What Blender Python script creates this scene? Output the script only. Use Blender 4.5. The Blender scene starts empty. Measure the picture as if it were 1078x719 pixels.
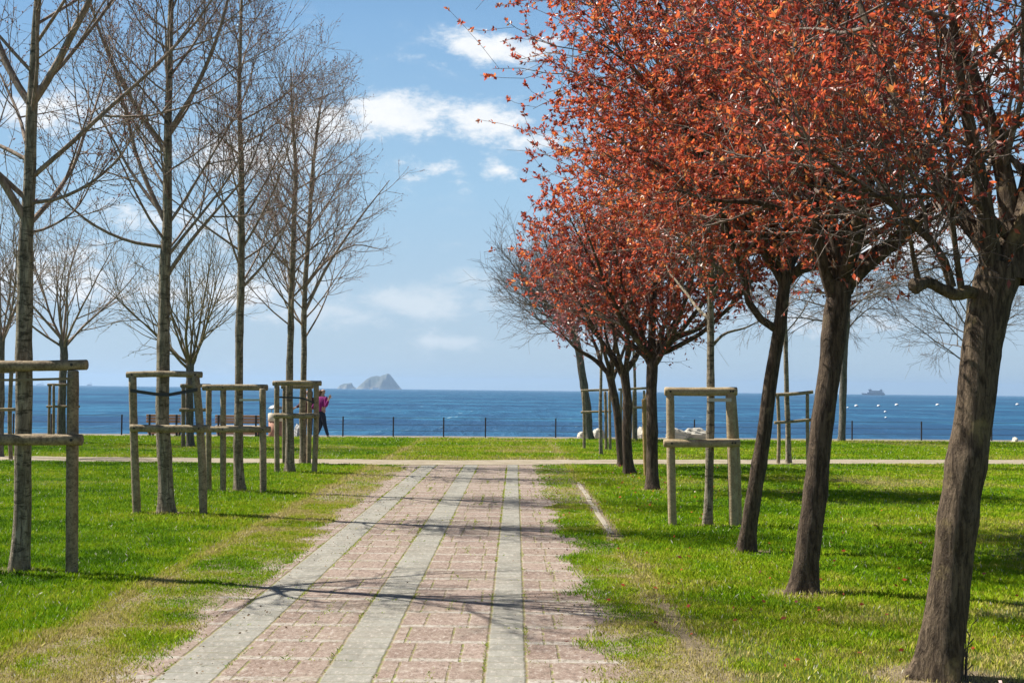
import bpy, bmesh, math, random
import numpy as np
from mathutils import Matrix, Vector

random.seed(7)
scn = bpy.context.scene
COL = scn.collection
R = math.radians

# ------------------------------------------------------------------ camera
PW, PH, F = 1078.0, 719.0, 1500.0
CAM = Vector((0.0, 0.0, 1.6))
M3 = (Matrix.Rotation(math.atan(4 / F), 3, 'Z') @ Matrix.Rotation(R(90) + math.atan(50.9 / F), 3, 'X')
      @ Matrix.Rotation(R(0.634), 3, 'Z'))
cd = bpy.data.cameras.new('camera')
cd.lens = 36.0 * F / PW
cd.sensor_width = 36.0
cd.clip_start = 0.1
cd.clip_end = 60000.0
cam = bpy.data.objects.new('camera', cd)
COL.objects.link(cam)
cam.matrix_world = Matrix.Translation(CAM) @ M3.to_4x4()
scn.camera = cam


def ray(px, py):
    return M3 @ Vector((px - PW / 2, -(py - PH / 2), -F))


def at(px, py, Y):
    d = ray(px, py)
    return CAM + d * (Y / d.y)


def gnd(px, py, z=0.0):
    d = ray(px, py)
    return CAM + d * ((z - CAM.z) / d.z)


SUN_EL = 50.0
SH = Vector((3.7, -1.45, 0)).normalized()          # shadows run this way over the ground


def edge_y(X):
    return 46.95 + 0.125 * X                        # where the lawn ends and the promenade begins


def cross_near(X):
    return np.interp(X, [-60, -30, -11, -1.6, 1.2, 8.6, 30, 60], [29.0, 29.2, 29.6, 29.9, 30.9, 32.6, 36.2, 41])


# ------------------------------------------------------------------ tagging
def tag(o, label=None, cat=None, group=None, kind=None):
    if label: o['label'] = label
    if cat: o['category'] = cat
    if group: o['group'] = group
    if kind: o['kind'] = kind
    return o


def thing(name, loc, label, cat, group=None):
    o = bpy.data.objects.new(name, None)
    o.empty_display_size = 0.2
    COL.objects.link(o)
    o.location = loc
    bpy.context.view_layer.update()
    return tag(o, label, cat, group)


def link(name, me, mat, parent=None):
    o = bpy.data.objects.new(name, me)
    COL.objects.link(o)
    if mat is not None:
        for m in (mat if isinstance(mat, (list, tuple)) else [mat]):
            me.materials.append(m)
    if parent is not None:
        o.parent = parent
        root = parent
        loc = Vector((0, 0, 0))
        while root is not None:
            loc += root.location
            root = root.parent
        me.transform(Matrix.Translation(-loc))
    return o


def mesh_np(name, V, faces, smooth=True, attr=None):
    """V (N,3); faces: list of int arrays (F,k)."""
    me = bpy.data.meshes.new(name)
    faces = [np.asarray(f, dtype=np.int32) for f in faces if len(f)]
    V = np.asarray(V, dtype=np.float32)
    me.vertices.add(len(V))
    me.vertices.foreach_set('co', V.ravel())
    nl = sum(f.size for f in faces)
    nf = sum(len(f) for f in faces)
    me.loops.add(nl)
    me.loops.foreach_set('vertex_index', np.concatenate([f.ravel() for f in faces]))
    me.polygons.add(nf)
    tot = np.concatenate([np.full(len(f), f.shape[1], np.int32) for f in faces])
    st = np.concatenate([[0], np.cumsum(tot)[:-1]]).astype(np.int32)
    me.polygons.foreach_set('loop_start', st)
    me.polygons.foreach_set('loop_total', tot)
    me.polygons.foreach_set('use_smooth', np.full(nf, bool(smooth)))
    me.update(calc_edges=True)
    if attr is not None:
        for k, a in attr.items():
            at_ = me.attributes.new(k, 'FLOAT', 'FACE')
            at_.data.foreach_set('value', np.asarray(a, np.float32))
    return me


# ------------------------------------------------------------------ materials
class NB:
    def __init__(s, name, world=False):
        if world:
            s.owner = bpy.data.worlds.new(name)
        else:
            s.owner = bpy.data.materials.new(name)
        s.owner.use_nodes = True
        s.t = s.owner.node_tree
        s.t.nodes.clear()

    def n(s, typ, **kw):
        nd = s.t.nodes.new(typ)
        for k, v in kw.items():
            setattr(nd, k, v)
        return nd

    def put(s, sock, v):
        if isinstance(v, bpy.types.NodeSocket):
            s.t.links.new(v, sock)
        elif v is not None:
            if sock.type == 'RGBA' and hasattr(v, '__len__') and len(v) == 3:
                v = (*v, 1.0)
            sock.default_value = v

    def m(s, op, a, b=None, c=None, clamp=False):
        nd = s.n('ShaderNodeMath', operation=op)
        nd.use_clamp = clamp
        s.put(nd.inputs[0], a)
        if b is not None: s.put(nd.inputs[1], b)
        if c is not None: s.put(nd.inputs[2], c)
        return nd.outputs[0]

    def mix(s, fac, a, b, mode='MIX'):
        nd = s.n('ShaderNodeMix', data_type='RGBA', blend_type=mode)
        s.put(nd.inputs[0], fac)
        s.put(nd.inputs[6], a)
        s.put(nd.inputs[7], b)
        return nd.outputs[2]

    def noise(s, vec, scale, detail=3, rough=0.55, out=0, dist=0.0):
        nd = s.n('ShaderNodeTexNoise')
        s.put(nd.inputs['Vector'], vec)
        nd.inputs['Scale'].default_value = scale
        nd.inputs['Detail'].default_value = detail
        nd.inputs['Roughness'].default_value = rough
        nd.inputs['Distortion'].default_value = dist
        return nd.outputs[out]

    def ss(s, v, lo, hi):
        nd = s.n('ShaderNodeMapRange', interpolation_type='SMOOTHSTEP')
        s.put(nd.inputs[0], v)
        nd.inputs[1].default_value = lo
        nd.inputs[2].default_value = hi
        return nd.outputs[0]

    def ramp(s, fac, stops):
        nd = s.n('ShaderNodeValToRGB')
        s.put(nd.inputs[0], fac)
        e = nd.color_ramp.elements
        while len(e) < len(stops): e.new(0.5)
        for el, (p, c) in zip(e, stops):
            el.position = p
            el.color = (*c, 1)
        return nd.outputs[0]

    def pos(s):
        return s.n('ShaderNodeNewGeometry').outputs['Position']

    def obj(s):
        return s.n('ShaderNodeTexCoord').outputs['Object']

    def xyz(s, v):
        nd = s.n('ShaderNodeSeparateXYZ')
        s.put(nd.inputs[0], v)
        return nd.outputs

    def vec(s, x, y, z):
        nd = s.n('ShaderNodeCombineXYZ')
        for i, v in enumerate((x, y, z)): s.put(nd.inputs[i], v)
        return nd.outputs[0]

    def scale(s, v, k):
        nd = s.n('ShaderNodeVectorMath', operation='MULTIPLY')
        s.put(nd.inputs[0], v)
        nd.inputs[1].default_value = k
        return nd.outputs[0]

    def bump(s, h, strength=0.5, dist=0.02):
        nd = s.n('ShaderNodeBump')
        s.put(nd.inputs['Height'], h)
        nd.inputs['Strength'].default_value = strength
        nd.inputs['Distance'].default_value = dist
        return nd.outputs[0]

    def attr(s, name):
        nd = s.n('ShaderNodeAttribute', attribute_name=name)
        return nd.outputs['Fac']

    def bsdf(s, color, rough=0.8, spec=0.3, normal=None, metal=0.0):
        nd = s.n('ShaderNodeBsdfPrincipled')
        s.put(nd.inputs['Base Color'], color)
        s.put(nd.inputs['Roughness'], rough)
        s.put(nd.inputs['Specular IOR Level'], spec)
        s.put(nd.inputs['Metallic'], metal)
        if normal is not None: s.put(nd.inputs['Normal'], normal)
        return nd.outputs[0]

    def out(s, sh, vol=None):
        o = s.n('ShaderNodeOutputMaterial')
        if sh is not None: s.put(o.inputs['Surface'], sh)
        if vol is not None: s.put(o.inputs['Volume'], vol)
        return s.owner


def simple(name, col, rough=0.7, spec=0.3, var=0.15, scale=9.0, metal=0.0, bump=0.2):
    b = NB(name)
    p = b.obj()
    f = b.noise(p, scale, 5)
    c = b.mix(f, tuple(x * (1 - var) for x in col), tuple(min(1, x * (1 + var)) for x in col))
    return b.out(b.bsdf(c, rough, spec, b.bump(f, bump, 0.01), metal))


def bark(name, dark, light, lichen, lich_amt=0.5, bands=0.0, fine=28.0):
    b = NB(name)
    p = b.obj()
    st = b.scale(p, (1, 1, 0.16))
    f1 = b.noise(st, fine, 7, 0.72, dist=0.8)
    f0 = b.noise(b.scale(p, (1, 1, 0.5)), fine * 2.2, 5, 0.7)
    f2 = b.noise(p, 4.0, 5, 0.65)
    f3 = b.noise(b.scale(p, (1, 1, 0.4)), 7.0, 6, 0.7)
    c = b.mix(b.ss(f1, 0.34, 0.68), dark, light)
    c = b.mix(b.m('MULTIPLY', b.ss(f0, 0.55, 0.68), 0.7), c, tuple(x * 0.5 for x in dark))
    c = b.mix(b.m('MULTIPLY', b.ss(f3, 0.52, 0.66), 0.75), c, dark)
    c = b.mix(b.m('MULTIPLY', b.ss(f2, 0.64 - 0.2 * lich_amt, 0.74), 0.8), c, lichen)
    hgt = b.m('ADD', f1, b.m('MULTIPLY', f0, 0.5))
    if bands:
        bz = b.noise(b.scale(p, (3.5, 3.5, 11)), 2.4, 6, 0.75, dist=0.5)
        k = b.ss(bz, 0.50, 0.62)
        c = b.mix(b.m('MULTIPLY', k, bands), c, tuple(x * 0.45 for x in dark))
    return b.out(b.bsdf(c, 0.85, 0.2, b.bump(hgt, 1.0, 0.025)))


def leafmat(name, stops, trans=0.5, rough=0.4, spec=0.4, tcol=None):
    b = NB(name)
    v = b.attr('tint')
    c = b.ramp(v, stops)
    d = b.bsdf(c, rough, spec)
    tr = b.n('ShaderNodeBsdfTranslucent')
    if tcol:
        c = b.mix(1.0, c, tcol, 'MULTIPLY')
    b.put(tr.inputs[0], c)
    mx = b.n('ShaderNodeMixShader')
    mx.inputs[0].default_value = trans
    b.put(mx.inputs[1], d)
    b.put(mx.inputs[2], tr.outputs[0])
    return b.out(mx.outputs[0])


def wood_log(name, dark, light):
    b = NB(name)
    p = b.obj()
    nd = b.n('ShaderNodeAttribute', attribute_name='along')
    f1 = b.noise(p, 9.0, 5, 0.65)
    f2 = b.noise(b.vec(b.m('MULTIPLY', b.xyz(nd.outputs['Vector'])[0], 1.2), b.xyz(nd.outputs['Vector'])[1], b.xyz(nd.outputs['Vector'])[2]), 34.0, 4, 0.65)
    f = b.m('ADD', b.m('MULTIPLY', f1, 0.45), b.m('MULTIPLY', f2, 0.55))
    c = b.mix(b.ss(f, 0.34, 0.66), dark, light)
    c = b.mix(b.ss(f2, 0.60, 0.70), c, tuple(x * 0.35 for x in dark))
    return b.out(b.bsdf(c, 0.8, 0.2, b.bump(f2, 0.6, 0.012)))


MAT = {}
MAT['bark_pale'] = bark('pale_bark', (0.13, 0.105, 0.072), (0.44, 0.38, 0.28), (0.31, 0.29, 0.17), 0.45, 0.9)
MAT['bark_plum'] = bark('plum_bark', (0.036, 0.024, 0.016), (0.165, 0.118, 0.08), (0.27, 0.205, 0.115), 0.3)
MAT['bark_old'] = bark('old_plum_bark', (0.042, 0.028, 0.018), (0.21, 0.152, 0.10), (0.36, 0.275, 0.12), 0.55, 0.0, 30)
MAT['bark_grey'] = bark('grey_bark', (0.09, 0.08, 0.066), (0.27, 0.245, 0.2), (0.25, 0.235, 0.16), 0.4, 0.4)
MAT['twig_brown'] = bark('brown_twigs', (0.20, 0.145, 0.11), (0.46, 0.36, 0.285), (0.46, 0.40, 0.31), 0.35)
MAT['twig_olive'] = bark('olive_twigs', (0.16, 0.125, 0.07), (0.34, 0.27, 0.155), (0.32, 0.29, 0.14), 0.45)
MAT['twig_plum'] = bark('plum_twigs', (0.11, 0.08, 0.066), (0.38, 0.31, 0.26), (0.46, 0.41, 0.33), 0.3)
MAT['twig_grey'] = bark('grey_twigs', (0.12, 0.095, 0.08), (0.27, 0.23, 0.19), (0.28, 0.25, 0.19), 0.4)
MAT['bud'] = simple('bud', (0.20, 0.065, 0.055), 0.6)
MAT['bud_olive'] = leafmat('young_olive_leaves', [(0, (0.10, 0.10, 0.03)), (0.6, (0.19, 0.18, 0.05)), (1, (0.24, 0.15, 0.07))], 0.4)
MAT['leaf_red'] = leafmat('red_leaves', [(0.0, (0.16, 0.042, 0.04)), (0.3, (0.35, 0.07, 0.05)), (0.6, (0.53, 0.12, 0.06)), (0.85, (0.61, 0.18, 0.06)), (1.0, (0.58, 0.30, 0.10))], 0.6, 0.42, 1.0, (1.15, 0.95, 0.85))
MAT['leaf_purple'] = leafmat('purple_leaves', [(0.0, (0.13, 0.045, 0.055)), (0.5, (0.28, 0.09, 0.095)), (1.0, (0.42, 0.15, 0.12))], 0.45, 0.42, 0.9)
MAT['log_brown'] = wood_log('weathered_brown_log', (0.11, 0.08, 0.048), (0.38, 0.29, 0.18))
MAT['log_grey'] = wood_log('weathered_grey_log', (0.125, 0.095, 0.058), (0.42, 0.34, 0.22))
MAT['log_tan'] = wood_log('pale_tan_log', (0.25, 0.185, 0.105), (0.48, 0.38, 0.235))
MAT['log_yellow'] = wood_log('yellow_stake', (0.27, 0.17, 0.06), (0.46, 0.32, 0.13))
MAT['strap_dark'] = simple('dark_strap', (0.05, 0.05, 0.055), 0.7)
MAT['strap_pale'] = simple('pale_strap', (0.55, 0.52, 0.46), 0.8)
MAT['rope'] = simple('rope', (0.22, 0.17, 0.10), 0.9)
MAT['iron'] = simple('dark_iron', (0.035, 0.030, 0.028), 0.6)
MAT['bench_wood'] = simple('bench_wood', (0.46, 0.245, 0.14), 0.6, scale=20)
MAT['bench_lit'] = simple('lit_bench_wood', (0.62, 0.50, 0.38), 0.6, scale=20)  # same bench wood, light falling on the seat put into its colour
MAT['rock'] = simple('pale_rock', (0.44, 0.41, 0.35), 0.85, 0.3, 0.4, 5.0, bump=0.8)
MAT['rock_grey'] = simple('grey_rock', (0.34, 0.34, 0.34), 0.85, 0.3, 0.3, 4.0, bump=0.8)
MAT['concrete'] = simple('concrete', (0.29, 0.255, 0.20), 0.9, 0.2, 0.25, 3.0)
MAT['white'] = simple('white_paint', (0.74, 0.75, 0.76), 0.5, var=0.05)
MAT['cream'] = simple('cream_panel', (0.62, 0.53, 0.42), 0.7)
MAT['terracotta'] = simple('terracotta_panel', (0.40, 0.20, 0.13), 0.7)
MAT['metal_grey'] = simple('grey_metal', (0.30, 0.32, 0.34), 0.45, metal=0.5)
MAT['skin'] = simple('skin', (0.50, 0.30, 0.22), 0.6, var=0.05)
MAT['magenta'] = simple('magenta_cloth', (0.22, 0.012, 0.14), 0.85, var=0.2)
MAT['maroon'] = simple('maroon_cloth', (0.085, 0.022, 0.03), 0.85, var=0.2)
MAT['navy'] = simple('navy_cloth', (0.018, 0.022, 0.04), 0.85)
MAT['hair_brown'] = simple('brown_hair', (0.10, 0.05, 0.025), 0.6)
MAT['hair_dark'] = simple('dark_hair', (0.03, 0.018, 0.014), 0.6)
MAT['shoe'] = simple('shoe', (0.55, 0.5, 0.48), 0.6)
MAT['ferry_white_hazed'] = simple('ferry_white_hazed', (0.26, 0.33, 0.43), 0.5, var=0.05)  # white ferry paint with the blue grey of haze mixed into its colour
MAT['hull'] = simple('ship_hull', (0.10, 0.14, 0.22), 0.5)
MAT['glass_dark'] = simple('dark_glass', (0.03, 0.04, 0.05), 0.15)
MAT['island'] = None


# ------------------------------------------------------------------ wood building
def unit(v):
    return v / np.maximum(np.linalg.norm(v, axis=-1, keepdims=True), 1e-9)


def smooth_path(P, W, n):
    P = np.array(P, float)
    W = np.array(W, float)
    d = np.concatenate([[0], np.cumsum(np.linalg.norm(np.diff(P, axis=0), axis=1))])
    t = np.linspace(0, d[-1], n)
    # Catmull-Rom through the points
    out = []
    m = np.gradient(P, d, axis=0) if len(P) > 2 else np.repeat((P[1:] - P[:1]) / d[-1], 2, 0)
    for x in t:
        i = min(max(np.searchsorted(d, x) - 1, 0), len(P) - 2)
        h = d[i + 1] - d[i]
        u = (x - d[i]) / h
        h00, h10, h01, h11 = 2*u**3-3*u**2+1, u**3-2*u**2+u, -2*u**3+3*u**2, u**3-u**2
        out.append(h00*P[i] + h10*h*m[i] + h01*P[i+1] + h11*h*m[i+1])
    return np.array(out), np.interp(t, d, W)


class Wood:
    def __init__(s, seed):
        s.rng = np.random.default_rng(seed)
        s.b = []

    def add(s, P, Rd, k):
        if len(P): s.b.append((P, Rd, k))

    def mesh(s, name, rough=0.0):
        Vs, Fs, off = [], [], 0
        for P, Rd, k in s.b:
            M, n, _ = P.shape
            T = np.empty_like(P)
            T[:, 1:-1] = P[:, 2:] - P[:, :-2]
            T[:, 0] = P[:, 1] - P[:, 0]
            T[:, -1] = P[:, -1] - P[:, -2]
            T = unit(T)
            # a parallel frame per branch: one reference direction kept across its length
            ref = np.where(np.abs(T[:, :1, 0:1]) < 0.7, np.array([1.0, 0, 0]), np.array([0, 1.0, 0]))
            ref = np.repeat(ref, n, 1)
            U = unit(np.cross(T, ref))
            W = np.cross(T, U)
            a = np.linspace(0, 2 * np.pi, k, endpoint=False)
            rr = np.repeat(Rd[:, :, None], k, 2)
            if rough:
                rr = rr * (1 + s.rng.normal(0, rough, rr.shape))
            V = (P[:, :, None] + rr[..., None] * (np.cos(a)[None, None, :, None] * U[:, :, None]
                                                  + np.sin(a)[None, None, :, None] * W[:, :, None]))
            idx = np.arange(M * n * k).reshape(M, n, k) + off
            A, B = idx[:, :-1], idx[:, 1:]
            q = np.stack([A, np.roll(A, -1, 2), np.roll(B, -1, 2), B], -1).reshape(-1, 4)
            Vs.append(V.reshape(-1, 3))
            Fs.append(q)
            off += M * n * k
        return mesh_np(name, np.concatenate(Vs), [np.concatenate(Fs)])


def march(rng, S, D, L, n, gnarl, up, out=None):
    P = np.empty((len(S), n, 3))
    P[:, 0] = S
    d = unit(D)
    st = (L / (n - 1))[:, None]
    for i in range(1, n):
        d = d + rng.normal(0, gnarl, d.shape)
        d[:, 2] += up
        d = unit(d)
        P[:, i] = P[:, i - 1] + d * st
    return P


def spawn(rng, P, Rd, per, t0, t1, a0, a1):
    """child starts / directions / parent radius / t, 'per' children on each parent."""
    M, n, _ = P.shape
    t = t0 + (t1 - t0) * (np.arange(per)[None] + rng.random((M, per))) / per
    x = t * (n - 1)
    i = np.clip(x.astype(int), 0, n - 2)
    u = (x - i)[..., None]
    r = np.arange(M)[:, None]
    S = P[r, i] * (1 - u) + P[r, i + 1] * u
    T = unit(P[r, i + 1] - P[r, i])
    pr = Rd[r, i] * (1 - u[..., 0]) + Rd[r, i + 1] * u[..., 0]
    ref = np.where(np.abs(T[..., 2:3]) < 0.9, np.array([0, 0, 1.0]), np.array([1.0, 0, 0]))
    U = unit(np.cross(T, ref))
    W = np.cross(T, U)
    az = rng.random((M, 1)) * 6.283 + np.arange(per)[None] * 2.4 + rng.normal(0, 0.5, (M, per))
    an = a0 + (a1 - a0) * rng.random((M, per))
    D = (np.cos(an)[..., None] * T + np.sin(an)[..., None] * (np.cos(az)[..., None] * U + np.sin(az)[..., None] * W))
    return S.reshape(-1, 3), D.reshape(-1, 3), pr.ravel(), t.ravel()


def taper(r0, r1, n):
    u = np.linspace(0, 1, n)[None]
    return r0[:, None] * (1 - u) + r1[:, None] * u


def leaves_mesh(name, rng, C, D, size, tint, wide=0.55, fold=0.25):
    """one small folded leaf at each point C pointing along D."""
    n = len(C)
    D = unit(D)
    rnd = unit(rng.normal(0, 1, (n, 3)))
    U = unit(np.cross(D, rnd))
    N = np.cross(D, U)
    s = size[:, None]
    V = np.empty((n, 4, 3))
    V[:, 0] = C
    V[:, 1] = C + D * s * 0.45 + U * s * wide * 0.5 + N * s * fold * 0.5
    V[:, 2] = C + D * s + N * s * 0.1
    V[:, 3] = C + D * s * 0.45 - U * s * wide * 0.5 + N * s * fold * 0.5
    i = np.arange(n)[:, None] * 4
    F1 = np.concatenate([i, i + 1, i + 2], 1)
    F2 = np.concatenate([i, i + 2, i + 3], 1)
    return mesh_np(name, V.reshape(-1, 3), [np.concatenate([F1, F2])], False, {'tint': np.concatenate([tint, tint])})


def along(rng, P, per, t0=0.1, t1=1.0, nodes=0):
    M, n, _ = P.shape
    t = t0 + (t1 - t0) * rng.random((M, per))
    if nodes:
        nd = t0 + (t1 - t0) * rng.random((M, nodes)) ** 0.7
        t = np.clip(nd[np.arange(M)[:, None], rng.integers(0, nodes, (M, per))] + rng.normal(0, 0.035, (M, per)), 0, 1)
    x = t * (n - 1)
    i = np.clip(x.astype(int), 0, n - 2)
    u = (x - i)[..., None]
    r = np.arange(M)[:, None]
    C = P[r, i] * (1 - u) + P[r, i + 1] * u
    T = unit(P[r, i + 1] - P[r, i])
    return C.reshape(-1, 3), T.reshape(-1, 3)


def px_path(pts, Y, base_z=None, dy=None):
    """pixel path (px, py, width_px) at depth Y -> world points and radii; dy: depth offsets."""
    P, W = [], []
    for j, (x, y, w) in enumerate(pts):
        yy = Y + (dy[j] if dy else 0)
        P.append(at(x, y, yy))
        W.append(w * 0.5 * yy / F)
    return P, W


def trunk_of(pts, Y, n=48, flare=1.25, ground=0.0):
    P, W = px_path(pts, Y)
    P, W = smooth_path([tuple(p) for p in P], [w * 0.87 for w in W], n)
    d = P[:, 2] - ground
    W = W * (1 + (flare - 1) * np.exp(-np.maximum(d, 0) / 0.15))
    kr = np.random.default_rng(int(abs(pts[0][0]) * 7 + 3))
    for ax_ in (0, 1):
        for fr_ in (1.1, 2.3, 4.1):
            P[:, ax_] += W / W[0] * 0.10 * W[0] / fr_ ** 0.7 * np.sin(fr_ * d * 1.6 + kr.random() * 6.28)
    for _ in range(8):
        z0 = kr.uniform(0.4, 4.2)
        W = W * (1 + kr.uniform(0.03, 0.11) * np.exp(-((d - z0) / 0.09) ** 2))
    b = P[:1].copy()
    b[:, 2] = ground - 0.12
    P = np.concatenate([b, P])
    W = np.concatenate([[W[0] * 1.05], W])
    return P, W


def build_trunk_mesh(P, W, rng, k=20, lump=0.05):
    """trunk tube with slow lumps and slightly fluted cross-section."""
    n = len(P)
    w = Wood(int(rng.integers(1e6)))
    PP = P[None]
    w.add(PP, W[None], k)
    me = w.mesh('trunk')
    V = np.empty(len(me.vertices) * 3, np.float32)
    me.vertices.foreach_get('co', V)
    V = V.reshape(n, k, 3)
    a = np.linspace(0, 2 * np.pi, k, endpoint=False)
    f = np.zeros((n, k))
    for h in (2, 3, 5):
        ph = rng.random() * 6.28 + np.cumsum(rng.normal(0, 0.25, n))
        f += np.cos(h * a[None] + ph[:, None]) * lump / h * 1.3
    g = rng.normal(0, 1, (n, k))
    g = (g + np.roll(g, 1, 1) + np.roll(g, -1, 1)) / 3
    f += g * lump * 0.16
    hz = np.maximum(P[:, 2] - P[1, 2], 0)[:, None]
    f += (0.16 * np.cos(4 * a[None] + rng.random() * 6) + 0.10 * np.cos(7 * a[None] + rng.random() * 6)) * np.exp(-hz / 0.13)
    V = P[:, None] + (V - P[:, None]) * (1 + f)[..., None]
    me.vertices.foreach_set('co', V.astype(np.float32).ravel())
    me.update()
    return me


def ground_base(P):
    return (float(P[1, 0]), float(P[1, 1]), float(max(P[1, 2], -0.2)))


def bare_tree(label, pts, Y, seed, limbs=(), n1=20, l1=2.6, t0=0.28, height=8.8, group=None, bark_m='bark_pale', twig_m='twig_brown',
              name='bare_tree', per=(7, 5, 4), ground=0.0, bud=True, up=0.045, ang=(0.6, 1.15), flare=1.25, k=18, trad=0.0028):
    rng = np.random.default_rng(seed)
    P, W = trunk_of(pts, Y, 60, flare, ground)
    root = thing(name, (P[1, 0], P[1, 1], ground), label, 'tree', group)
    link('trunk', build_trunk_mesh(P, W, rng, k), MAT[bark_m], root)
    wd = Wood(seed)
    top = P[-1, 2]
    # first order limbs up the stem
    n1 = int(n1 * 1.6)
    S, D, pr, t = spawn(rng, P[None], W[None], n1, t0, 0.985, *ang)
    rise = np.clip((S[:, 2] - P[1, 2]) / max(top - P[1, 2], 1), 0, 1)
    L = l1 * (0.42 + 0.85 * (1 - rise) ** 0.8) * rng.uniform(0.55, 1.25, len(S))
    p1 = march(rng, S, D, L, 14, 0.045, up)[:, 1:13]
    p1[:, 0] = S
    r0 = np.minimum(pr * 0.45, 0.005 + 0.0062 * L)
    r1 = taper(r0, np.full(len(S), trad), 12)
    allp, allr = [p1], [r1]
    for lp, dy in limbs:
        q, w = px_path(lp, Y, dy=[dy * i / (len(lp) - 1) for i in range(len(lp))])
        q, w = smooth_path([tuple(x) for x in q], w, 12)
        allp.append(q[None])
        allr.append(w[None])
    p1 = np.concatenate(allp)
    r1 = np.concatenate(allr)
    wd.add(p1, r1, 7)
    len1 = np.linalg.norm(np.diff(p1, axis=1), axis=2).sum(1)
    tips = []
    S, D, pr, t = spawn(rng, p1, r1, per[0], 0.18, 0.97, 0.45, 0.95)
    L = np.repeat(len1, per[0]) * (0.52 - 0.24 * t) * rng.uniform(0.6, 1.3, len(S))
    p2 = march(rng, S, D, L, 8, 0.055, up * 1.3)
    r2 = taper(np.minimum(pr * 0.65, 0.003 + 0.006 * L), np.full(len(S), trad * 0.8), 8)
    wd.add(p2, r2, 5)
    S, D, pr, t = spawn(rng, p2, r2, per[1], 0.15, 1.0, 0.4, 0.9)
    L = np.repeat(L, per[1]) * rng.uniform(0.3, 0.65, len(S)) + 0.04
    p3 = march(rng, S, D, L, 6, 0.06, up * 1.3)
    r3 = taper(np.minimum(pr * 0.75, 0.003 + 0.006 * L), np.full(len(S), trad * 0.7), 6)
    wd.add(p3, r3, 4)
    S, D, pr, t = spawn(rng, p3, r3, per[2], 0.2, 1.0, 0.35, 0.9)
    L = np.repeat(L, per[2]) * rng.uniform(0.15, 0.4, len(S)) + 0.03
    p4 = march(rng, S, D, L, 4, 0.1, up * 0.8)
    r4 = taper(np.minimum(pr * 0.8, trad), np.full(len(S), trad * 0.55), 4)
    wd.add(p4, r4, 3)
    br = link('branches', wd.mesh('branches'), MAT[twig_m], root)
    if bud:
        c4, d4 = along(rng, p4, 3, 0.3)
        c3, d3 = along(rng, p3, 3, 0.2)
        C = np.concatenate([c4, c3])
        Dd = np.concatenate([d4, d3]) + rng.normal(0, 0.7, (len(C), 3))
        keep = rng.random(len(C)) < 0.6
        C, Dd = C[keep], Dd[keep]
        if bud == 'olive':
            link('crown', leaves_mesh('crown', rng, C, Dd, rng.uniform(0.03, 0.065, len(C)), rng.random(len(C)), 0.6), MAT['bud_olive'], root)
        else:
            link('buds', buds_mesh(rng, C, Dd, rng.uniform(0.010, 0.026, len(C))), MAT['bud'], root)
    return root, p1


def buds_mesh(rng, C, D, s):
    n = len(C)
    D = unit(D)
    U = unit(np.cross(D, unit(rng.normal(0, 1, (n, 3)))))
    N = np.cross(D, U)
    s = s[:, None]
    V = np.stack([C, C + D * s * .5 + U * s * .36, C + D * s * .5 - U * s * .18 + N * s * .31,
                  C + D * s * .5 - U * s * .18 - N * s * .31, C + D * s], 1)
    i = np.arange(n)[:, None] * 5
    F_ = np.concatenate([np.concatenate([i + a, i + b, i + c], 1) for a, b, c in
                         ((0, 2, 1), (0, 3, 2), (0, 1, 3), (4, 1, 2), (4, 2, 3), (4, 3, 1))])
    return mesh_np('buds', V.reshape(-1, 3), [F_], True)


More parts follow.
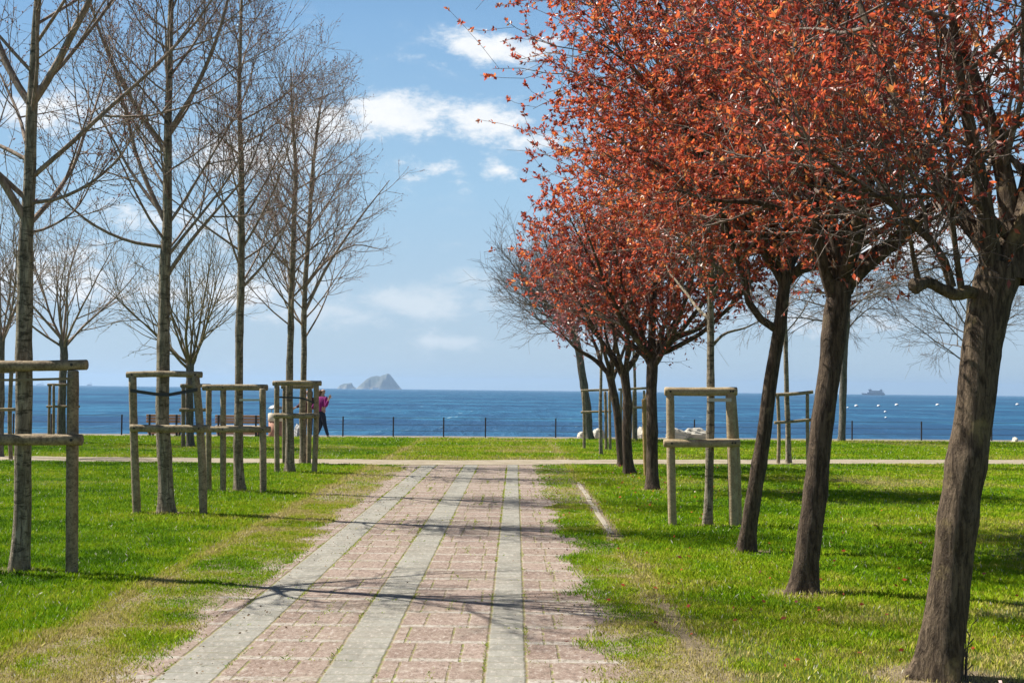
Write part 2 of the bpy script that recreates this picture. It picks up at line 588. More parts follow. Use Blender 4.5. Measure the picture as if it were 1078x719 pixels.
def red_tree(label, pts, Y, seed, limbs=(), centre=None, rad=(2.3, 2.3, 2.5), nl=7, llen=2.7, per=(9, 7, 3), nleaf=13, lsize=(0.04, 0.075),
             group=None, mat='leaf_red', bark_m='bark_plum', name='red_leaved_tree', tint=(0.12, 0.95), flare=1.3, k=22, ang=(0.3, 1.05), up=0.05,
             lt0=0.86, ground=0.0, env_noise=0.22, bare_low=1.5, shoots=9):
    rng = np.random.default_rng(seed)
    P, W = trunk_of(pts, Y, 60, flare, ground)
    root = thing(name, (P[1, 0], P[1, 1], ground), label, 'tree', group)
    link('trunk', build_trunk_mesh(P, W, rng, k, 0.06), MAT[bark_m], root)
    wd = Wood(seed)
    c = np.array(centre if centre else (P[1, 0], P[1, 1], P[-1, 2] + 1.9))
    rad = np.array(rad)
    lob = rng.normal(0, 1, (7, 3))
    lob = unit(lob)

    def inside(q, slack=1.0):
        d = (q - c) / rad
        m = np.linalg.norm(d, axis=-1)
        u = unit(d)
        bump = 1 + env_noise * np.max(np.clip(u @ lob.T, 0, 1) ** 5, axis=-1) - env_noise * 0.4
        return m < bump * slack

    S, D, pr, t = spawn(rng, P[None], W[None], nl, lt0, 1.0, *ang)
    L = llen * rng.uniform(0.75, 1.15, len(S))
    p1 = march(rng, S, D, L, 12, 0.09, up)
    r1 = taper(np.minimum(pr * 0.55, 0.018 + 0.015 * L), np.full(len(S), 0.005), 12)
    allp, allr = [p1], [r1]
    for lp, dy in limbs:
        q, w = px_path(lp, Y, dy=[dy * i / (len(lp) - 1) for i in range(len(lp))])
        q, w = smooth_path([tuple(x) for x in q], w, 12)
        allp.append(q[None])
        allr.append(w[None])
    p1 = np.concatenate(allp)
    r1 = np.concatenate(allr)
    lb = Wood(seed + 5)
    lb.add(p1, r1, 9)
    link('limbs', lb.mesh('limbs'), MAT[bark_m], root)
    len1 = np.maximum(np.linalg.norm(np.diff(p1, axis=1), axis=2).sum(1), 1.2)
    S, D, pr, t = spawn(rng, p1, r1, per[0], 0.14, 1.0, 0.5, 1.15)
    L = np.repeat(len1, per[0]) * (0.55 - 0.2 * t) * rng.uniform(0.7, 1.25, len(S))
    p2 = march(rng, S, D, L, 8, 0.10, up * 0.6)
    r2 = taper(np.minimum(pr * 0.7, 0.006 + 0.009 * L), np.full(len(S), 0.0035), 8)
    ok = inside(p2[:, 0], 1.0) & inside(p2[:, -2], 1.0)
    p2, r2, L = p2[ok], r2[ok], L[ok]
    wd.add(p2, r2, 6)
    S, D, pr, t = spawn(rng, p2, r2, per[1], 0.12, 1.0, 0.45, 1.1)
    L = np.repeat(L, per[1]) * rng.uniform(0.3, 0.6, len(S)) + 0.08
    p3 = march(rng, S, D, L, 6, 0.10, up * 0.6)
    ok = inside(p3[:, -1], 1.04)
    p3, L = p3[ok], L[ok]
    r3 = taper(np.minimum(pr[ok] * 0.75, 0.004 + 0.005 * L), np.full(len(L), 0.0025), 6)
    wd.add(p3, r3, 4)
    S, D, pr, t = spawn(rng, p1, r1, shoots, 0.0, 0.6, 0.6, 1.5)
    pe = march(rng, S, D, rng.uniform(0.2, 0.6, len(S)), 6, 0.12, 0.0)
    ok = inside(pe[:, -1], 1.04)
    pe = pe[ok]
    re_ = taper(np.full(len(pe), 0.005), np.full(len(pe), 0.002), 6)
    wd.add(pe, re_, 4)
    p3, r3, L = np.concatenate([p3, pe]), np.concatenate([r3, re_]), np.concatenate([L, np.full(len(pe), 0.4)])
    S, D, pr, t = spawn(rng, p3, r3, per[2], 0.2, 1.0, 0.5, 1.1)
    L = np.repeat(L, per[2]) * rng.uniform(0.3, 0.6, len(S)) + 0.08
    p4 = march(rng, S, D, L, 4, 0.12, 0.02)
    r4 = taper(np.minimum(pr * 0.8, 0.004), np.full(len(S), 0.002), 4)
    wd.add(p4, r4, 3)
    link('branches', wd.mesh('branches'), MAT['twig_plum'], root)
    c4, d4 = along(rng, p4, nleaf, 0.15, 1.0, 3)
    c3, d3 = along(rng, p3, max(nleaf // 2, 2), 0.35, 1.0, 3)
    C = np.concatenate([c4, c3])
    Dd = np.concatenate([d4, d3]) * 0.5 + rng.normal(0, 0.6, (len(C), 3))
    clump = np.concatenate([np.repeat(rng.normal(0, 0.16, len(p4)), nleaf), np.repeat(rng.normal(0, 0.16, len(p3)), max(nleaf // 2, 2))])
    zb = c[2] - 0.42 * rad[2]
    kp = rng.random(len(C)) < np.clip((C[:, 2] - zb + bare_low) / 1.1, 0.06, 1.0)
    C, Dd, clump = C[kp], Dd[kp], clump[kp]
    tn = np.clip(rng.uniform(*tint, len(C)) ** 1.0 + clump, 0, 1)
    sz = lsize[0] * 0.75 + (lsize[1] * 1.12 - lsize[0] * 0.75) * rng.random(len(C)) ** 1.2
    link('crown', leaves_mesh('crown', rng, C, Dd, sz, tn, 0.5), MAT[mat], root)
    return root, P, W


# ------------------------------------------------------------------ logs and frames
def log_mesh(p0, p1, r, seed, k=14, n=14, r2=None):
    rng = np.random.default_rng(seed)
    p0, p1 = np.array(p0, float), np.array(p1, float)
    r2 = r if r2 is None else r2
    ax = p1 - p0
    L = np.linalg.norm(ax)
    T = ax / L
    ref = np.array([0, 0, 1.0]) if abs(T[2]) < 0.8 else np.array([1.0, 0, 0])
    U = unit(np.cross(T, ref))
    W = np.cross(T, U)
    bev = min(0.18 * r, 0.02)
    s = np.concatenate([[0, bev], np.linspace(0, L, n)[1:-1], [L - bev, L]])
    rr = np.interp(s, [0, L], [r, r2]) * (1 + rng.normal(0, 0.018, len(s)))
    rr[0] -= bev
    rr[-1] -= bev
    bend = np.sin(s / L * np.pi)[:, None] * (rng.normal(0, 0.006, 2) * L)[None]
    a = np.linspace(0, 2 * np.pi, k, endpoint=False)
    ell = 1 + 0.035 * np.cos(2 * a + rng.random() * 6)
    cen = p0 + s[:, None] * T + bend[:, :1] * U + bend[:, 1:] * W
    V = cen[:, None] + (rr[:, None] * ell[None])[..., None] * (np.cos(a)[None, :, None] * U + np.sin(a)[None, :, None] * W)
    m = len(s)
    idx = np.arange(m * k).reshape(m, k)
    A, B = idx[:-1], idx[1:]
    q = np.stack([A, np.roll(A, -1, 1), np.roll(B, -1, 1), B], -1).reshape(-1, 4)
    V = np.concatenate([V.reshape(-1, 3), cen[:1], cen[-1:]])
    c0, c1 = m * k, m * k + 1
    cap = np.concatenate([np.stack([np.full(k, c0), np.roll(idx[0], -1), idx[0]], 1),
                          np.stack([np.full(k, c1), idx[-1], np.roll(idx[-1], -1)], 1)])
    me = mesh_np('log', V, [q, cap])
    al = me.attributes.new('along', 'FLOAT_VECTOR', 'POINT')
    off = rng.random(3) * 20
    co = np.concatenate([np.stack([np.repeat(s, k), np.tile(np.cos(a) * r, m), np.tile(np.sin(a) * r, m)], 1),
                         [[0, 0, 0], [L, 0, 0]]]) + off
    al.data.foreach_set('vector', co.astype(np.float32).ravel())
    return me


def strap_mesh(pts, w, th=0.004):
    """flat band of height w along a path of points (vertical band)."""
    V, Fq = [], []
    pts = [Vector(p) for p in pts]
    for i, p in enumerate(pts):
        t = (pts[min(i + 1, len(pts) - 1)] - pts[max(i - 1, 0)])
        nrm = Vector((t.y, -t.x, 0)).normalized() * th
        for o in (nrm + Vector((0, 0, w / 2)), nrm - Vector((0, 0, w / 2)), -nrm - Vector((0, 0, w / 2)), -nrm + Vector((0, 0, w / 2))):
            V.append(tuple(p + o))
    for i in range(len(pts) - 1):
        a, b = i * 4, i * 4 + 4
        for j in range(4):
            Fq.append((a + j, a + (j + 1) % 4, b + (j + 1) % 4, b + j))
    Fq += [(0, 1, 2, 3), tuple(len(V) - 4 + j for j in (3, 2, 1, 0))]
    return mesh_np('strap', V, [Fq], False)


FRAME_N = [0]
MBOLT = list


def frame(label, Y, posts, rails, straps=(), mat='log_brown', group='wooden support frames round the young trees', ground=0.0):
    """posts: (px_top, py_top, px_base, width_px, dY); rails: (x0,y0,x1,y1,width_px,dY)."""
    FRAME_N[0] += 1
    sd = FRAME_N[0] * 100
    b0 = at(posts[0][2], 500, Y)
    root = thing('tree_support_frame', (b0.x, Y, ground), label, 'tree frame', group)
    for j, (xt, yt, xb, w, dy) in enumerate(posts):
        yy = Y + dy
        tp = at(xt, yt, yy)
        # horizontal position of the base on the ground at that depth
        d = ray(xb, 450)
        bx = CAM.x + d.x * yy / d.y
        yb = 450
        for _ in range(3):                         # refine: the base pixel's row
            q = (CAM.z - ground) / yy * F
            yb = 404.4 + 0.01107 * xb + q
            d = ray(xb, yb)
            bx = CAM.x + d.x * yy / d.y
        link('post', log_mesh((bx, yy, ground - 0.15), tp, w / 2 * yy / F, sd + j, r2=w / 2 * yy / F * 0.94), MAT[mat], root)
    for j, (x0, y0, x1, y1, w, dy) in enumerate(rails):
        yy = Y + dy
        nm = 'top_rail' if j == 0 else 'lower_rail'
        link(nm, log_mesh(at(x0, y0, yy), at(x1, y1, yy), w / 2 * yy / F, sd + 20 + j), MAT[mat], root)
    if posts[0][3] >= 6:
        bm_ = MBOLT()
        for j, (x0, y0, x1, y1, w, dy) in enumerate(rails):
            for xt, yt, xb, pw, pdy in posts:
                f_ = (y0 - yt) / (95.0 * posts[0][3] / 7.0) if j else 0.0
                px_ = xt + (xb - xt) * min(max(f_, 0), 1)
                if x0 < px_ < x1:
                    q = at(px_, y0 + (y1 - y0) * (px_ - x0) / (x1 - x0), Y + dy)
                    r_ = w / 2 * (Y + dy) / F
                    bm_.append((q.x, q.y - r_ * 1.06, q.z))
        if bm_:
            for q in bm_:
                mb = MB()
                mb.rod((q[0], q[1], q[2]), (q[0], q[1] + 0.03, q[2]), 0.013, 8)
                mb.build('bolt', MAT['iron'], root)
    for path, w, m in straps:
        link('strap', strap_mesh([at(x, y, Y + dy) for x, y, dy in path], w * Y / F), MAT[m], root)
    return root


# ------------------------------------------------------------------ world and light
def build_world():
    b = NB('World', True)
    scn.world = b.owner
    sky = b.n('ShaderNodeTexSky', sky_type='NISHITA')
    sky.sun_disc = False
    sky.sun_elevation = R(SUN_EL)
    sky.sun_rotation = math.atan2(-SH.x, -SH.y)
    sky.altitude = 0
    sky.air_density = 1.0
    sky.dust_density = 0.0
    sky.ozone_density = 1.0
    hs = b.n('ShaderNodeHueSaturation')
    hs.inputs['Saturation'].default_value = 0.95
    hs.inputs['Value'].default_value = 0.90
    b.put(hs.inputs['Color'], sky.outputs[0])
    d = b.n('ShaderNodeTexCoord').outputs['Generated']
    x, y, z = b.xyz(d)
    ya = b.m('MAXIMUM', b.m('ABSOLUTE', y), 0.05)
    u = b.m('DIVIDE', x, ya)
    v = b.m('DIVIDE', z, ya)
    # cumulus banks: (centre px, py, half width, half height, weight)
    banks = [(525, 52, 62, 20, 1.0), (560, 46, 40, 16, 0.8), (412, 120, 62, 25, 1.15), (345, 128, 60, 24, 0.9), (512, 124, 52, 22, 0.9),
             (462, 178, 42, 15, 0.75), (525, 182, 22, 12, 0.7), (560, 150, 40, 10, 0.7), 
             (250, 165, 110, 30, 0.8), (60, 120, 120, 30, 0.65), (70, 290, 130, 34, 0.75), (250, 310, 90, 26, 0.65), 
             (180, 230, 90, 26, 0.6), (820, 120, 120, 40, 0.9), (960, 250, 140, 40, 0.8), (700, 250, 90, 30, 0.8), (1000, 60, 120, 40, 0.8), (640, 350, 60, 10, 0.5),
             (900, 340, 120, 16, 0.55)]
    softs = [(440, 318, 85, 18, 1.0), (500, 293, 36, 12, 0.9), (478, 361, 42, 9, 0.8), (350, 330, 90, 16, 0.8), (455, 180, 60, 18, 0.5), (250, 300, 120, 30, 0.7), (700, 330, 160, 18, 0.7)]
    nv = b.vec(b.m('MULTIPLY', u, 1.0), 0.37, b.m('MULTIPLY', v, 1.9))
    wob = b.noise(nv, 22.0, 6, 0.62)
    wob2 = b.noise(nv, 55.0, 8, 0.66, dist=0.3)
    tot = None
    for px, py, w, h, k in banks:
        dd = ray(px, py)
        u0, v0 = dd.x / dd.y, dd.z / dd.y
        a = b.m('MULTIPLY', b.m('SUBTRACT', u, u0), F / w)
        # flat base, billowing top
        vv = b.m('MULTIPLY', b.m('SUBTRACT', v, v0), F / h)
        q = b.m('ADD', b.m('MULTIPLY', a, a), b.m('MULTIPLY', vv, vv))
        e = b.m('MULTIPLY', b.m('EXPONENT', b.m('MULTIPLY', q, -0.9)), k)
        tot = e if tot is None else b.m('MAXIMUM', tot, e)
    nz = b.m('ADD', b.m('MULTIPLY', b.m('SUBTRACT', wob, 0.5), 1.5), b.m('MULTIPLY', b.m('SUBTRACT', wob2, 0.5), 1.1))
    dens = b.m('ADD', tot, nz)
    cl = b.m('MULTIPLY', b.ss(dens, 0.25, 0.88), 0.97)
    # light grey undersides inside the cloud
    tone = b.ss(b.m('ADD', b.m('MULTIPLY', wob2, 0.8), b.m('MULTIPLY', dens, 0.25)), 0.25, 0.85)
    ccol = b.mix(tone, (10.4, 11.4, 12.4), (13.4, 13.5, 13.6))
    veil = b.m('MULTIPLY', b.ss(wob, 0.52, 0.85), 0.25)
    zr = b.ramp(v, [(0.0, (0.374, 0.470, 0.535)), (0.055, (0.36, 0.478, 0.585)), (0.14, (0.285, 0.455, 0.62)), (0.27, (0.18, 0.345, 0.565)), (0.6, (0.10, 0.24, 0.5))])
    zs = b.n('ShaderNodeVectorMath', operation='SCALE')
    b.put(zs.inputs[0], zr)
    zs.inputs['Scale'].default_value = 17.6
    low = b.m('MULTIPLY', b.m('SUBTRACT', 1.0, b.ss(z, 0.24, 0.38)), 0.94)
    c = b.mix(low, hs.outputs[0], zs.outputs[0])
    vs2 = None
    for px, py, w, h, k in softs:
        dd = ray(px, py)
        a = b.m('MULTIPLY', b.m('SUBTRACT', u, dd.x / dd.y), F / w)
        vv = b.m('MULTIPLY', b.m('SUBTRACT', v, dd.z / dd.y), F / h)
        e = b.m('MULTIPLY', b.m('EXPONENT', b.m('MULTIPLY', b.m('ADD', b.m('MULTIPLY', a, a), b.m('MULTIPLY', vv, vv)), -0.8)), k)
        vs2 = e if vs2 is None else b.m('MAXIMUM', vs2, e)
    veil = b.m('MAXIMUM', veil, b.m('MULTIPLY', b.ss(b.m('ADD', vs2, b.m('ADD', b.m('MULTIPLY', b.m('SUBTRACT', wob, 0.5), 1.5), b.m('MULTIPLY', b.m('SUBTRACT', wob2, 0.5), 1.2))), 0.2, 1.15), 0.75))
    c = b.mix(veil, c, (10.4, 11.3, 12.0))
    c = b.mix(cl, c, ccol)
    bg = b.n('ShaderNodeBackground')
    bg.inputs['Strength'].default_value = 0.040
    b.put(bg.inputs['Color'], c)
    o = b.n('ShaderNodeOutputWorld')
    b.put(o.inputs[0], bg.outputs[0])


build_world()
sl = bpy.data.lights.new('sun', 'SUN')
sl.energy = 5.0
sl.angle = R(0.5)
sl.color = (1.0, 0.95, 0.86)
so = bpy.data.objects.new('sun', sl)
COL.objects.link(so)
so.rotation_euler = Vector((SH.x * math.cos(R(SUN_EL)), SH.y * math.cos(R(SUN_EL)), -math.sin(R(SUN_EL)))).to_track_quat('-Z', 'Y').to_euler()
so.location = (-20, 10, 30)

vs = scn.view_settings
vs.view_transform = 'Standard'
vs.look = 'None'
vs.gamma = 1
vs.use_curve_mapping = False
vs.exposure = 0.95
cy = scn.cycles
cy.use_denoising = True
try:
    cy.denoiser = 'OPENIMAGEDENOISE'
    cy.denoising_input_passes = 'RGB_ALBEDO_NORMAL'
except Exception:
    pass
cy.max_bounces = 6
cy.diffuse_bounces = 3
cy.glossy_bounces = 2
cy.transmission_bounces = 3
cy.transparent_max_bounces = 4
cy.volume_bounces = 0
scn.render.filter_size = 1.1


# ------------------------------------------------------------------ ground, paths, sea
def quad_sheet(name, outline, z, mat, label_kind='structure'):
    bm = bmesh.new()
    vs_ = [bm.verts.new((x, y, z)) for x, y in outline]
    f = bm.faces.new(vs_)
    if f.normal.z < 0: f.normal_flip()
    bm.normal_update()
    for f in bm.faces:
        if f.normal.z < 0: f.normal_flip()
    me = bpy.data.meshes.new(name)
    bm.to_mesh(me)
    bm.free()
    o = link(name, me, mat)
    o['kind'] = label_kind
    return o


STRIPS = [(-1.94, -1.63), (-1.05, -0.765), (-0.15, 0.075)]
PATH_L, PATH_R = -2.86, 1.05
ROW = 0.6


def ground_mat():
    b = NB('lawn_soil')
    p = b.pos()
    n1 = b.noise(p, 0.5, 5, 0.6)
    n2 = b.noise(p, 7.0, 6, 0.65)
    n3 = b.noise(p, 60.0, 4, 0.6)
    c = b.mix(b.ss(n2, 0.3, 0.7), (0.045, 0.075, 0.010), (0.085, 0.12, 0.018))
    c = b.mix(b.m('MULTIPLY', b.ss(n1, 0.50, 0.72), 0.6), c, (0.17, 0.16, 0.055))
    c = b.mix(b.m('MULTIPLY', b.ss(n3, 0.5, 0.75), 0.55), c, (0.05, 0.045, 0.02))
    x0 = b.xyz(p)[0]
    kr_ = b.m('ABSOLUTE', b.m('SUBTRACT', x0, PATH_R + 0.05))
    kl_ = b.m('ABSOLUTE', b.m('SUBTRACT', x0, PATH_L - 0.05))
    kk = b.m('SUBTRACT', 1.0, b.ss(b.m('ADD', b.m('MINIMUM', kr_, kl_), b.m('MULTIPLY', b.m('SUBTRACT', n2, 0.5), 0.5)), 0.12, 0.30))
    soil = b.mix(b.ss(n3, 0.3, 0.7), (0.13, 0.105, 0.06), (0.27, 0.215, 0.145))
    for fx_, fy_, fr_ in TREE_FEET:
        dd = b.n('ShaderNodeVectorMath', operation='DISTANCE')
        b.put(dd.inputs[0], p)
        dd.inputs[1].default_value = (fx_, fy_, 0.0)
        kk = b.m('MAXIMUM', kk, b.m('SUBTRACT', 1.0, b.ss(b.m('ADD', dd.outputs['Value'], b.m('MULTIPLY', b.m('SUBTRACT', n2, 0.5), 0.4)), fr_ + 0.05, fr_ + 0.22)))
    c = b.mix(kk, c, soil)
    return b.out(b.bsdf(c, 0.95, 0.1, b.bump(b.m('ADD', n2, b.m('MULTIPLY', n3, 0.6)), 0.8, 0.03)))


def paving_mat():
    b = NB('paving')
    p = b.pos()
    w = b.noise(p, 5.0, 3)
    x0, y0, z0 = b.xyz(p)
    x = b.m('ADD', x0, b.m('MULTIPLY', b.m('SUBTRACT', w, 0.5), 0.018))
    w2 = b.noise(p, 6.3, 3, out=0)
    y = b.m('ADD', y0, b.m('MULTIPLY', b.m('SUBTRACT', w2, 0.5), 0.05))

    def box(v, lo, hi, s=0.006):
        return b.m('MULTIPLY', b.ss(v, lo - s, lo + s), b.m('SUBTRACT', 1.0, b.ss(v, hi - s, hi + s)))

    strips = None
    gap = None
    for lo, hi in STRIPS:
        e = box(x, lo, hi)
        g = b.m('ADD', box(x, lo - 0.012, lo + 0.004, 0.008), box(x, hi - 0.004, hi + 0.012, 0.008))
        strips = e if strips is None else b.m('ADD', strips, e)
        gap = g if gap is None else b.m('ADD', gap, g)
    yr = b.m('DIVIDE', y, ROW)
    ri = b.m('FLOOR', yr)
    fy = b.m('FRACT', yr)
    pale_row = b.m('MULTIPLY', b.ss(fy, 0.0, 0.04), b.m('SUBTRACT', 1.0, b.ss(b.m('ADD', fy, b.m('MULTIPLY', b.m('SUBTRACT', w, 0.5), 0.16)), 0.16, 0.21)))
    rowjoint = b.m('ADD', b.m('SUBTRACT', 1.0, b.ss(fy, 0.0, 0.028)), b.m('MULTIPLY', b.ss(fy, 0.155, 0.17), b.m('SUBTRACT', 1.0, b.ss(fy, 0.17, 0.19))))
    # paver columns, each course shifted
    wn = b.n('ShaderNodeTexWhiteNoise', noise_dimensions='1D')
    b.put(wn.inputs['W'], ri)
    sh = wn.outputs['Value']
    xc = b.m('ADD', b.m('DIVIDE', b.m('ADD', x, 5.0), 0.293), b.m('MULTIPLY', b.m('SUBTRACT', sh, 0.5), 0.55))
    ci = b.m('FLOOR', xc)
    fx = b.m('FRACT', xc)
    coljoint = b.m('ADD', b.m('SUBTRACT', 1.0, b.ss(fx, 0.012, 0.04)), b.ss(fx, 0.96, 0.988))
    coljoint = b.m('MULTIPLY', coljoint, b.m('SUBTRACT', 1.0, strips), clamp=True)
    wn2 = b.n('ShaderNodeTexWhiteNoise', noise_dimensions='2D')
    b.put(wn2.inputs['Vector'], b.vec(ci, ri, 0.0))
    tone = wn2.outputs['Value']
    # the strips: short pavers laid across
    ys = b.m('FRACT', b.m('DIVIDE', y, 0.2))
    sj = b.m('MULTIPLY', b.m('ADD', b.m('SUBTRACT', 1.0, b.ss(ys, 0.015, 0.06)), b.ss(ys, 0.955, 0.985)), strips)
    wn3 = b.n('ShaderNodeTexWhiteNoise', noise_dimensions='2D')
    b.put(wn3.inputs['Vector'], b.vec(b.m('FLOOR', b.m('DIVIDE', y, 0.2)), b.m('FLOOR', b.m('MULTIPLY', x, 1.1)), 0.0))
    stone = wn3.outputs['Value']
    sp = b.noise(p, 95.0, 3, 0.7)
    sp2 = b.noise(p, 38.0, 4, 0.7)
    big = b.noise(p, 1.3, 5, 0.6)
    pink = b.mix(tone, (0.205, 0.147, 0.118), (0.275, 0.208, 0.172))
    pink = b.mix(b.ss(sp, 0.52, 0.72), pink, (0.44, 0.38, 0.33))
    pink = b.mix(b.m('MULTIPLY', b.ss(sp2, 0.52, 0.66), 0.75), pink, (0.15, 0.10, 0.08))
    rowc = b.mix(b.ss(sp2, 0.35, 0.7), (0.26, 0.23, 0.195), (0.41, 0.375, 0.33))
    pink = b.mix(b.m('MULTIPLY', pale_row, b.ss(sp2, 0.30, 0.5)), pink, rowc)
    pale = b.mix(stone, (0.215, 0.207, 0.178), (0.28, 0.27, 0.235))
    pale = b.mix(b.m('MULTIPLY', b.ss(sp2, 0.50, 0.68), 0.55), pale, (0.17, 0.162, 0.13))
    c = b.mix(strips, pink, pale)
    ns = b.m('SUBTRACT', 1.0, b.m('MULTIPLY', strips, 0.6))
    c = b.mix(b.m('MULTIPLY', ns, b.m('MULTIPLY', b.ss(big, 0.42, 0.72), 0.5)), c, (0.22, 0.18, 0.135), 'MIX')
    worn = b.noise(p, 4.6, 6, 0.72)
    c = b.mix(b.m('MULTIPLY', ns, b.m('MULTIPLY', b.ss(worn, 0.52, 0.68), 0.45)), c, (0.39, 0.34, 0.28), 'MIX')
    c = b.mix(b.m('MULTIPLY', ns, b.m('MULTIPLY', b.m('SUBTRACT', 1.0, b.ss(worn, 0.30, 0.44)), 0.5)), c, (0.13, 0.10, 0.075), 'MIX')
    gr = b.noise(b.scale(p, (1.0, 0.38, 1.0)), 30.0, 4, 0.75)
    c = b.mix(b.m('MULTIPLY', b.ss(gr, 0.54, 0.66), 0.6), c, (0.42, 0.375, 0.33))
    c = b.mix(b.m('MULTIPLY', ns, b.m('MULTIPLY', b.m('SUBTRACT', 1.0, b.ss(gr, 0.36, 0.46)), 0.6)), c, (0.105, 0.078, 0.06))
    # joints: sand with moss in it
    jn = b.noise(p, 11.0, 4, 0.7)
    jm = b.mix(b.ss(jn, 0.42, 0.62), (0.20, 0.15, 0.085), (0.15, 0.17, 0.03))
    jall = b.m('MAXIMUM', b.m('MULTIPLY', gap, b.ss(jn, 0.30, 0.5)), b.m('MULTIPLY', coljoint, b.ss(jn, 0.36, 0.58)))
    jall = b.m('MAXIMUM', jall, b.m('MULTIPLY', rowjoint, b.m('MULTIPLY', b.m('SUBTRACT', 1.0, strips), b.m('MULTIPLY', b.ss(jn, 0.45, 0.62), 0.7))))
    jall = b.m('MAXIMUM', jall, b.m('MULTIPLY', sj, 0.45))
    c = b.mix(b.m('MULTIPLY', jall, 0.85), c, jm)
    # soil washed over the two outer bands
    el = b.m('SUBTRACT', 1.0, b.ss(x0, -2.5, -1.9))
    er = b.ss(x0, 0.42, 0.95)
    dn = b.noise(p, 2.3, 6, 0.7)
    dirt = b.ss(b.m('ADD', b.m('ADD', el, er), b.m('MULTIPLY', b.m('SUBTRACT', dn, 0.5), 1.3)), 0.42, 0.66)
    soil = b.mix(b.ss(sp2, 0.3, 0.7), (0.13, 0.105, 0.06), (0.27, 0.215, 0.145))
    c = b.mix(b.m('MULTIPLY', dirt, 0.9), c, soil)
    h = b.m('SUBTRACT', b.m('MULTIPLY', sp2, 0.35), jall)
    return b.out(b.bsdf(c, 0.92, 0.15, b.bump(h, 0.55, 0.012)))


def gravel_mat():
    b = NB('gravel')
    p = b.pos()
    a = b.noise(p, 2.2, 6, 0.7)
    g = b.noise(p, 45, 4, 0.7)
    c = b.mix(b.ss(a, 0.3, 0.7), (0.24, 0.20, 0.14), (0.36, 0.31, 0.235))
    c = b.mix(b.m('MULTIPLY', b.ss(g, 0.5, 0.72), 0.5), c, (0.22, 0.17, 0.12))
    return b.out(b.bsdf(c, 0.95, 0.1, b.bump(g, 0.6, 0.02)))


XE = 300.0
xs = np.linspace(PATH_L, PATH_R, 9)
quad_sheet('paved_path', [(PATH_L, -20), (PATH_R, -20)] + [(x, float(cross_near(x)) + 0.5) for x in xs[::-1]], 0.006, paving_mat())
xs = np.linspace(-60, 60, 241)
rg = np.random.default_rng(3)
n_e = np.array([float(cross_near(x)) + rg.normal(0, 0.07) for x in xs])
f_e = np.array([float(cross_near(x)) + 2.05 + rg.normal(0, 0.08) for x in xs])
quad_sheet('gravel_path', list(zip(xs, n_e)) + list(zip(xs[::-1], f_e[::-1])), 0.012, gravel_mat())

PROM = 5.6
PZ = -0.13


def box_np(lo, hi):
    x0, y0, z0 = lo
    x1, y1, z1 = hi
    V = [(x0, y0, z0), (x1, y0, z0), (x1, y1, z0), (x0, y1, z0), (x0, y0, z1), (x1, y0, z1), (x1, y1, z1), (x0, y1, z1)]
    Fq = [(0, 3, 2, 1), (4, 5, 6, 7), (0, 1, 5, 4), (1, 2, 6, 5), (2, 3, 7, 6), (3, 0, 4, 7)]
    return V, Fq


class MB:
    """collects boxes, rods and lathes into one mesh, then bevels it lightly."""
    def __init__(s):
        s.bm = bmesh.new()

    def box(s, lo, hi, bev=0.0, rot=None, piv=None):
        V, Fq = box_np(lo, hi)
        vs_ = [s.bm.verts.new(v) for v in V]
        fs = [s.bm.faces.new([vs_[i] for i in f]) for f in Fq]
        if bev:
            bmesh.ops.bevel(s.bm, geom=list({e for f in fs for e in f.edges}), offset=bev, segments=1, affect='EDGES')
        if rot is not None:
            bmesh.ops.rotate(s.bm, verts=[v for v in vs_ if v.is_valid], cent=piv, matrix=rot)
        return s

    def rod(s, a, b_, r, k=8, r2=None):
        a, b_ = Vector(a), Vector(b_)
        t = (b_ - a).normalized()
        u = t.orthogonal().normalized()
        w = t.cross(u)
        r2 = r if r2 is None else r2
        A = [s.bm.verts.new(a + (u * math.cos(i * 2 * math.pi / k) + w * math.sin(i * 2 * math.pi / k)) * r) for i in range(k)]
        B = [s.bm.verts.new(b_ + (u * math.cos(i * 2 * math.pi / k) + w * math.sin(i * 2 * math.pi / k)) * r2) for i in range(k)]
        for i in range(k):
            s.bm.faces.new((A[i], A[(i + 1) % k], B[(i + 1) % k], B[i]))
        s.bm.faces.new(A[::-1])
        s.bm.faces.new(B)
        return s

    def lathe(s, c, prof, k=20):
        rings = []
        for r, z in prof:
            rings.append([s.bm.verts.new((c[0] + r * math.cos(i * 2 * math.pi / k), c[1] + r * math.sin(i * 2 * math.pi / k), c[2] + z)) for i in range(k)])
        for A, B in zip(rings, rings[1:]):
            for i in range(k):
                s.bm.faces.new((A[i], A[(i + 1) % k], B[(i + 1) % k], B[i]))
        s.bm.faces.new(rings[0][::-1])
        s.bm.faces.new(rings[-1])
        return s

    def build(s, name, mat, parent=None, smooth=False):
        bmesh.ops.recalc_face_normals(s.bm, faces=s.bm.faces)
        me = bpy.data.meshes.new(name)
        s.bm.to_mesh(me)
        s.bm.free()
        if smooth:
            me.polygons.foreach_set('use_smooth', [True] * len(me.polygons))
        return link(name, me, mat, parent)


# promenade slab and the sea wall it stands on
def slab(name, off0, off1, z0, z1, mat):
    V = []
    for z in (z0, z1):
        V += [(-XE, edge_y(-XE) + off0, z), (XE, edge_y(XE) + off0, z), (XE, edge_y(XE) + off1, z), (-XE, edge_y(-XE) + off1, z)]
    Fq = [(0, 3, 2, 1), (4, 5, 6, 7), (0, 1, 5, 4), (1, 2, 6, 5), (2, 3, 7, 6), (3, 0, 4, 7)]
    o = link(name, mesh_np(name, V, [Fq], False), mat)
    o['kind'] = 'structure'
    return o


